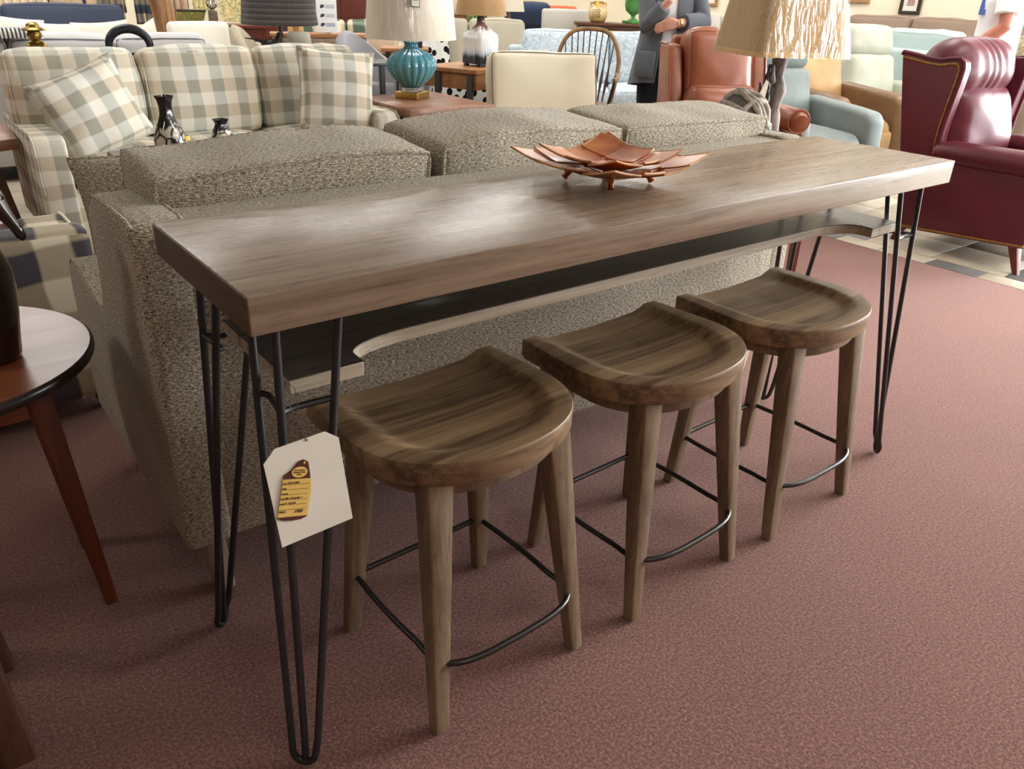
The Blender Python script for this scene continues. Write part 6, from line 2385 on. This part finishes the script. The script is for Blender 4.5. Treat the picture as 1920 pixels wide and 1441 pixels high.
# far left, behind the navy sofa
t = thing('dresser', 'dark reddish dresser behind the navy sofa', 'dresser', (1.45, 10.75, 0), 0)
g = G(); g.box((0, 0, 0.55), (1.1, 0.5, 1.1), 0.01)
g.obj('body', M['mahog'], t)
for i in (-1, 1):
    for j in range(4):
        g = G(); g.puff((i * 0.26, -0.255, 0.18 + 0.25 * j), (0.48, 0.02, 0.22), 0.006, n=1)
        d_ = g.obj('drawer', M['mahog'], t)
        g = G(); g.ball((i * 0.26, -0.275, 0.18 + 0.25 * j), 0.014, 10, 6)
        g.obj('knob', M['brass'], d_)
t = thing('table_lamp', 'lamp with a pleated cream shade behind the gap of the navy sofa', 'lamp', (1.24, 9.28, 0), 0)
g = G(); g.lathe([(0.14, 0), (0.14, 0.02), (0.02, 0.04), (0.016, 0.5), (0.02, 0.95), (0.012, 1.2)], 16)
g.obj('stand', M['brass'], t)
g = G(); g.lathe([(0.17, 0.90), (0.172, 0.90), (0.09, 1.15), (0.088, 1.15), (0.168, 0.903)], 48, flute=24, fd=0.06, cap=False)
g.obj('lamp_shade', M['shadeL'], t, angle=70)
side_chair('side_chair', 'wicker-look tan chair back behind the right end of the navy sofa', (1.82, 9.68, 0), 0, M['rug_wicker'], 0.62, 0.5, 1.06, lean=5, cat='chair')
flat_pillow('tan pillow top behind the left end of the navy sofa', M['tanstripe'], (0.95, 8.78, 0.885), (0.62, 0.42), 0.16, (R(-6), 0, 0), 2.0)
simple_table('bench', 'long bench behind the navy sofa carrying the tan pillow', (0.75, 8.85, 0), 0, 1.1, 0.36, 0.66, M['dkwood'])


# ------------------------------------------------------------------ people
def remesh(o, vox, smooth=2):
    r = o.modifiers.new('remesh', 'REMESH')
    r.mode = 'VOXEL'
    r.voxel_size = vox
    r.use_smooth_shade = True
    if smooth:
        s_ = o.modifiers.new('smooth', 'SMOOTH')
        s_.factor = 0.5
        s_.iterations = smooth
    dg = bpy.context.evaluated_depsgraph_get()
    dg.update()
    me = bpy.data.meshes.new_from_object(o.evaluated_get(dg))
    mats = list(o.data.materials)
    o.modifiers.clear()
    o.data = me
    me.materials.clear()
    for m in mats:
        me.materials.append(m)
    me.polygons.foreach_set('use_smooth', [True] * len(me.polygons))
    while me.uv_layers:
        me.uv_layers.remove(me.uv_layers[0])
    box_uv(me)
    return o


def loft(g, rings, seg=28):
    """rings: (cx, cy, z, rx, ry)"""
    vs, fs = [], []
    for (cx, cy, z, rx, ry) in rings:
        for k in range(seg):
            a = 2 * PI * k / seg
            vs.append((cx + rx * math.cos(a), cy + ry * math.sin(a), z))
    for i in range(len(rings) - 1):
        for k in range(seg):
            fs.append((i * seg + k, i * seg + (k + 1) % seg, (i + 1) * seg + (k + 1) % seg, (i + 1) * seg + k))
    fs.append(tuple(range(seg - 1, -1, -1)))
    fs.append(tuple((len(rings) - 1) * seg + k for k in range(seg)))
    g.add(vs, fs)


def hand(g, w, d, up, side, curl=0.5, size=1.0):
    """palm and five fingers from wrist w along d; side = thumb side, up = back of the hand"""
    w, d, up, side = Vector(w), Vector(d).normalized(), Vector(up).normalized(), Vector(side).normalized()
    s_ = size
    pal = [w, w + d * 0.03 * s_, w + d * 0.06 * s_, w + d * 0.085 * s_]
    for q in (-1.5, -0.5, 0.5, 1.5):
        g.tube([p + side * q * 0.018 * s_ * (0.7 + 0.1 * i) for i, p in enumerate(pal)], [0.015 * s_, 0.016 * s_, 0.0145 * s_, 0.0115 * s_], 8)
        ln = (0.062, 0.076, 0.082, 0.074)[int(q + 1.5)] * s_
        b = pal[-1] + side * q * 0.0195 * s_
        pts = [b]
        dd = d.copy()
        for j in range(3):
            ang = curl * (0.5 + 0.35 * j)
            dd = (dd * math.cos(ang) - up * math.sin(ang)).normalized()
            pts.append(pts[-1] + dd * ln * (0.45, 0.32, 0.23)[j])
        g.tube(pts, [0.0092 * s_, 0.0088 * s_, 0.008 * s_, 0.0066 * s_], 8)
    b = w + d * 0.022 * s_ + side * 0.026 * s_
    g.tube([b, b + d * 0.03 * s_ + side * 0.022 * s_ - up * 0.006, b + d * 0.056 * s_ + side * 0.024 * s_ - up * 0.014, b + d * 0.074 * s_ + side * 0.016 * s_ - up * 0.022], [0.015 * s_, 0.0115 * s_, 0.010 * s_, 0.0075 * s_], 8)


def head(g, c, s_=1.0):
    x, y, z = c
    g.ball((x, y, z), (0.074 * s_, 0.094 * s_, 0.112 * s_), 20, 14)
    g.ball((x, y - 0.035 * s_, z - 0.062 * s_), (0.052 * s_, 0.052 * s_, 0.055 * s_), 16, 10)
    g.tube([(x, y - 0.088 * s_, z + 0.015 * s_), (x, y - 0.102 * s_, z - 0.012 * s_), (x, y - 0.108 * s_, z - 0.026 * s_), (x, y - 0.09 * s_, z - 0.034 * s_)], [0.008 * s_, 0.011 * s_, 0.014 * s_, 0.010 * s_], 8)
    for q in (-1, 1):
        g.ball((x + q * 0.076 * s_, y + 0.01 * s_, z - 0.008 * s_), (0.010 * s_, 0.020 * s_, 0.031 * s_), 10, 8)


def face_parts(t, c, s_, lipm):
    x, y, z = c
    ew = plain('eye white', srgb(236, 234, 230), 0.3, 0.02)
    ei = plain('eye iris', srgb(70, 60, 50), 0.3, 0.05)
    for q in (-1, 1):
        g = G(); g.ball((x + q * 0.031 * s_, y - 0.082 * s_, z + 0.006 * s_), (0.014 * s_, 0.011 * s_, 0.009 * s_), 12, 8)
        e = g.obj('eye', ew, t)
        g = G(); g.ball((x + q * 0.031 * s_, y - 0.090 * s_, z + 0.006 * s_), (0.0065 * s_, 0.005 * s_, 0.0065 * s_), 10, 8)
        g.obj('iris', ei, e)
    g = G(); g.tube([(x - 0.024 * s_, y - 0.083 * s_, z - 0.062 * s_), (x, y - 0.090 * s_, z - 0.060 * s_), (x + 0.024 * s_, y - 0.083 * s_, z - 0.062 * s_)], [0.003, 0.0065 * s_, 0.003], 8)
    g.obj('mouth', lipm, t)


lips = plain('lips', srgb(168, 92, 84), 0.5)


def woman():
    t = thing('person', 'woman in a charcoal cardigan with one hand raised to her face, behind the saddle-brown recliner', 'person', (4.33, 3.28, 0), R(-40))
    hs = (0.0, -0.03, 1.50)
    g = G()
    loft(g, [(0, 0, 0.82, 0.15, 0.11), (0, 0, 0.92, 0.165, 0.12), (0, 0.005, 1.05, 0.125, 0.095), (0, 0, 1.20, 0.145, 0.105), (0, 0.01, 1.30, 0.165, 0.09), (0, 0.015, 1.35, 0.10, 0.065), (0, 0.01, 1.375, 0.055, 0.05)])
    g.tube([(0, 0.015, 1.33), (0, 0.0, 1.42), (0, -0.02, 1.47)], [0.056, 0.05, 0.05], 12)
    head(g, hs, 0.97)
    for q in (-1, 1):
        g.tube([(q * 0.085, 0, 0.88), (q * 0.095, -0.01, 0.65), (q * 0.10, 0.0, 0.46), (q * 0.105, 0.015, 0.25), (q * 0.105, 0.02, 0.08)], [0.088, 0.075, 0.053, 0.048, 0.035], 12)
        g.tube([(q * 0.105, 0.05, 0.045), (q * 0.11, -0.05, 0.04), (q * 0.115, -0.14, 0.025)], [0.036, 0.038, 0.024], 10)
    Rs, Re, Rw = (-0.165, 0.01, 1.315), (-0.165, -0.15, 1.075), (-0.03, -0.245, 1.255)
    Ls, Le, Lw = (0.165, 0.01, 1.315), (0.235, -0.07, 1.115), (0.02, -0.235, 1.105)
    for A, B, Cw in ((Rs, Re, Rw), (Ls, Le, Lw)):
        g.tube([A, Vector(A).lerp(Vector(B), 0.5), B, Vector(B).lerp(Vector(Cw), 0.5), Cw], [0.048, 0.043, 0.037, 0.034, 0.025], 12)
    hand(g, Rw, (0.12, 0.10, 0.95), (-0.3, -0.9, 0.1), (0.9, -0.2, 0.0), 0.55, 0.92)
    hand(g, Lw, (-0.95, -0.12, -0.22), (0.0, -0.75, 0.6), (-0.15, -0.2, 0.95), 0.38, 0.95)
    b = remesh(g.obj('body', M['skin'], t), 0.0062)
    face_parts(t, hs, 0.97, lips)
    # hair
    g = G(); g.ball((0, 0.018, 1.535), (0.092, 0.105, 0.108), 20, 14)
    for q in (-1, 1):
        g.tube([(q * 0.06, -0.03, 1.60), (q * 0.088, -0.01, 1.53), (q * 0.09, 0.01, 1.46), (q * 0.075, 0.02, 1.40)], [0.03, 0.03, 0.032, 0.024], 10)
    g.ball((0, 0.06, 1.46), (0.085, 0.055, 0.09), 16, 10)
    h = remesh(g.obj('hair', M['hair'], t), 0.009)
    # white top
    g = G()
    loft(g, [(0, 0, 0.86, 0.165, 0.125), (0, 0, 0.95, 0.172, 0.13), (0, 0, 1.05, 0.145, 0.112), (0, -0.004, 1.20, 0.155, 0.118), (0, 0.005, 1.30, 0.17, 0.10), (0, 0.01, 1.345, 0.11, 0.075)])
    g.obj('top', M['whitecloth'], t, angle=70)
    # trousers
    g = G()
    for q in (-1, 1):
        g.tube([(q * 0.085, 0, 0.90), (q * 0.095, -0.01, 0.65), (q * 0.10, 0.0, 0.46), (q * 0.105, 0.015, 0.25), (q * 0.105, 0.02, 0.075)], [0.103, 0.09, 0.072, 0.066, 0.062], 14)
    loft(g, [(0, 0, 0.80, 0.172, 0.125), (0, 0, 0.90, 0.178, 0.13), (0, 0, 0.96, 0.165, 0.125)])
    remesh(g.obj('trousers', M['blackcloth'], t), 0.010)
    for q in (-1, 1):
        g = G(); g.puff((q * 0.112, -0.045, 0.04), (0.088, 0.25, 0.08), 0.035, (0, 0, 0.008), n=3)
        g.obj('shoe', M['black'], t)
    # open cardigan, long and flared, with rolled sleeves and patch pocket
    g = G()
    n_ = 40
    vs, fs = [], []
    lv = [(1.345, 0.115, 0.085), (1.31, 0.19, 0.11), (1.20, 0.185, 0.135), (1.08, 0.188, 0.14), (0.95, 0.205, 0.15), (0.82, 0.228, 0.165), (0.68, 0.25, 0.18)]
    for sg in (0, 1):
        for (z, rx, ry) in lv:
            for k in range(n_ + 1):
                gap = R(12 + 10 * (1.345 - z))
                a = -PI / 2 + gap + (2 * PI - 2 * gap) * k / n_
                off = -0.012 * sg
                rip = 1 + 0.03 * math.sin(a * 9) * max(0, (1.05 - z)) * 2.0
                vs.append(((rx + off) * rip * math.cos(a), (ry + off) * rip * math.sin(a), z - (0.03 * math.sin(a) if z < 0.7 else 0)))
    m_ = len(lv) * (n_ + 1)
    for i in range(len(lv) - 1):
        for k in range(n_):
            q = (i * (n_ + 1) + k, (i + 1) * (n_ + 1) + k, (i + 1) * (n_ + 1) + k + 1, i * (n_ + 1) + k + 1)
            fs.append(q)
            fs.append(tuple(x + m_ for x in q[::-1]))
    bd = [k for k in range(n_ + 1)] + [i * (n_ + 1) + n_ for i in range(1, len(lv))] + [(len(lv) - 1) * (n_ + 1) + k for k in range(n_ - 1, -1, -1)] + [i * (n_ + 1) for i in range(len(lv) - 2, 0, -1)]
    for q in range(len(bd)):
        a, b2 = bd[q], bd[(q + 1) % len(bd)]
        fs.append((a, b2, b2 + m_, a + m_))
    g.add(vs, fs)
    cd = g.obj('cardigan', M['cardigan'], t, angle=70)
    for A, B, Cw, kk in ((Rs, Re, Rw, 0.72), (Ls, Le, Lw, 0.74)):
        g = G()
        A, B, Cw = Vector(A), Vector(B), Vector(Cw)
        En = B.lerp(Cw, kk)
        g.tube([A + Vector((0, 0, 0.015)), A.lerp(B, 0.35), A.lerp(B, 0.75), B, B.lerp(En, 0.35), B.lerp(En, 0.8), En], [0.068, 0.068, 0.062, 0.060, 0.060, 0.058, 0.056], 16)
        remesh(g.obj('sleeve', M['cardigan'], cd), 0.008)
    for s in (-1, 1):
        g = G(); g.puff((s * 0.16, -0.152, 0.83), (0.15, 0.016, 0.17), 0.006, (0, 0.01, 0), n=3, rot=(R(-6), 0, R(s * 32)))
        g.obj('pocket', M['cardigan'], cd)
    # watch
    w_ = Vector(Lw).lerp(Vector(Le), 0.10)
    dd = (Vector(Le) - Vector(Lw)).normalized()
    Q = dd.to_track_quat('Z', 'Y').to_matrix().to_4x4()
    Q.translation = w_
    g = G(Q); g.lathe([(0.029, -0.007), (0.033, -0.006), (0.033, 0.006), (0.029, 0.007)], 20, cap=False)
    g.obj('watch', M['brass'], t, label='gold bracelet watch')


woman()


def man():
    t = thing('person', 'man in a white short-sleeved shirt at the right edge, behind the red wing chair', 'person', (6.20, 1.84, 0), R(204))
    hs = (0.0, -0.03, 1.66)
    g = G()
    loft(g, [(0, 0, 0.88, 0.15, 0.11), (0, 0, 0.98, 0.165, 0.12), (0, 0, 1.15, 0.15, 0.115), (0, 0, 1.32, 0.185, 0.125), (0, 0.01, 1.43, 0.19, 0.10), (0, 0.015, 1.49, 0.11, 0.075), (0, 0.01, 1.52, 0.06, 0.06)])
    g.tube([(0, 0.02, 1.47), (0, 0.0, 1.56), (0, -0.02, 1.62)], [0.066, 0.06, 0.06], 12)
    head(g, hs, 1.05)
    for q in (-1, 1):
        g.tube([(q * 0.09, 0, 0.94), (q * 0.10, -0.01, 0.70), (q * 0.105, 0.0, 0.50), (q * 0.11, 0.015, 0.28), (q * 0.11, 0.02, 0.09)], [0.092, 0.08, 0.06, 0.055, 0.042], 12)
        g.tube([(q * 0.11, 0.06, 0.05), (q * 0.115, -0.06, 0.045), (q * 0.12, -0.17, 0.028)], [0.04, 0.042, 0.026], 10)
        S, E_, Wr = (q * 0.205, 0.015, 1.43), (q * 0.275, 0.03, 1.15), (q * 0.25, -0.16, 0.965)
        g.tube([S, Vector(S).lerp(Vector(E_), 0.5), E_, Vector(E_).lerp(Vector(Wr), 0.4), Wr], [0.060, 0.053, 0.045, 0.045, 0.031], 12)
        hand(g, Wr, (-0.1 * q, -0.75, -0.65), (q * 0.8, -0.2, 0.4), (-0.3 * q, -0.5, 0.6), 0.4, 1.05)
    remesh(g.obj('body', M['skin_tan'], t), 0.0068)
    face_parts(t, hs, 1.05, lips)
    g = G(); g.ball((0, 0.016, 1.70), (0.096, 0.108, 0.105), 20, 14)
    g.ball((0, 0.05, 1.65), (0.085, 0.06, 0.09), 16, 10)
    remesh(g.obj('hair', M['hair_dark'], t), 0.009)
    g = G()
    loft(g, [(0, 0, 0.84, 0.185, 0.145), (0, 0, 0.98, 0.192, 0.15), (0, 0, 1.15, 0.185, 0.145), (0, -0.003, 1.30, 0.205, 0.15), (0, 0.005, 1.42, 0.205, 0.125), (0, 0.012, 1.485, 0.12, 0.085)])
    for q in (-1, 1):
        S, E_ = Vector((q * 0.195, 0.012, 1.425)), Vector((q * 0.275, 0.03, 1.15))
        g.tube([S, S.lerp(E_, 0.3), S.lerp(E_, 0.74)], [0.082, 0.082, 0.080], 16)
    shirt = remesh(g.obj('shirt', M['whitecloth'], t), 0.008)
    # blue block-letter print, white-edged, on the chest
    blue = plain('blue print', srgb(70, 104, 186), 0.7)
    Mx = Matrix.Translation((0.105, -0.132, 1.27)) @ Matrix.Rotation(R(38), 4, 'Z')
    g = G(Mx)
    g.prism([(-0.03, -0.055), (0.035, -0.055), (0.035, -0.02), (0.018, -0.02), (0.018, -0.005), (0.005, 0.03), (-0.004, 0.09), (-0.016, 0.09), (-0.028, 0.0)], -0.003, 0.006, 'y', 0)
    g.obj('print', blue, shirt)
    g = G()
    for q in (-1, 1):
        g.tube([(q * 0.09, 0, 0.95), (q * 0.10, -0.01, 0.70), (q * 0.105, 0.0, 0.50), (q * 0.11, 0.015, 0.28), (q * 0.11, 0.02, 0.08)], [0.108, 0.098, 0.082, 0.074, 0.07], 14)
    loft(g, [(0, 0, 0.84, 0.172, 0.13), (0, 0, 0.95, 0.178, 0.135), (0, 0, 1.0, 0.17, 0.13)])
    remesh(g.obj('trousers', fabric('grey trousers', srgb(86, 84, 80)), t), 0.010)
    for q in (-1, 1):
        g = G(); g.puff((q * 0.118, -0.055, 0.045), (0.098, 0.29, 0.09), 0.04, (0, 0, 0.008), n=3)
        g.obj('shoe', M['dark'], t)


man()
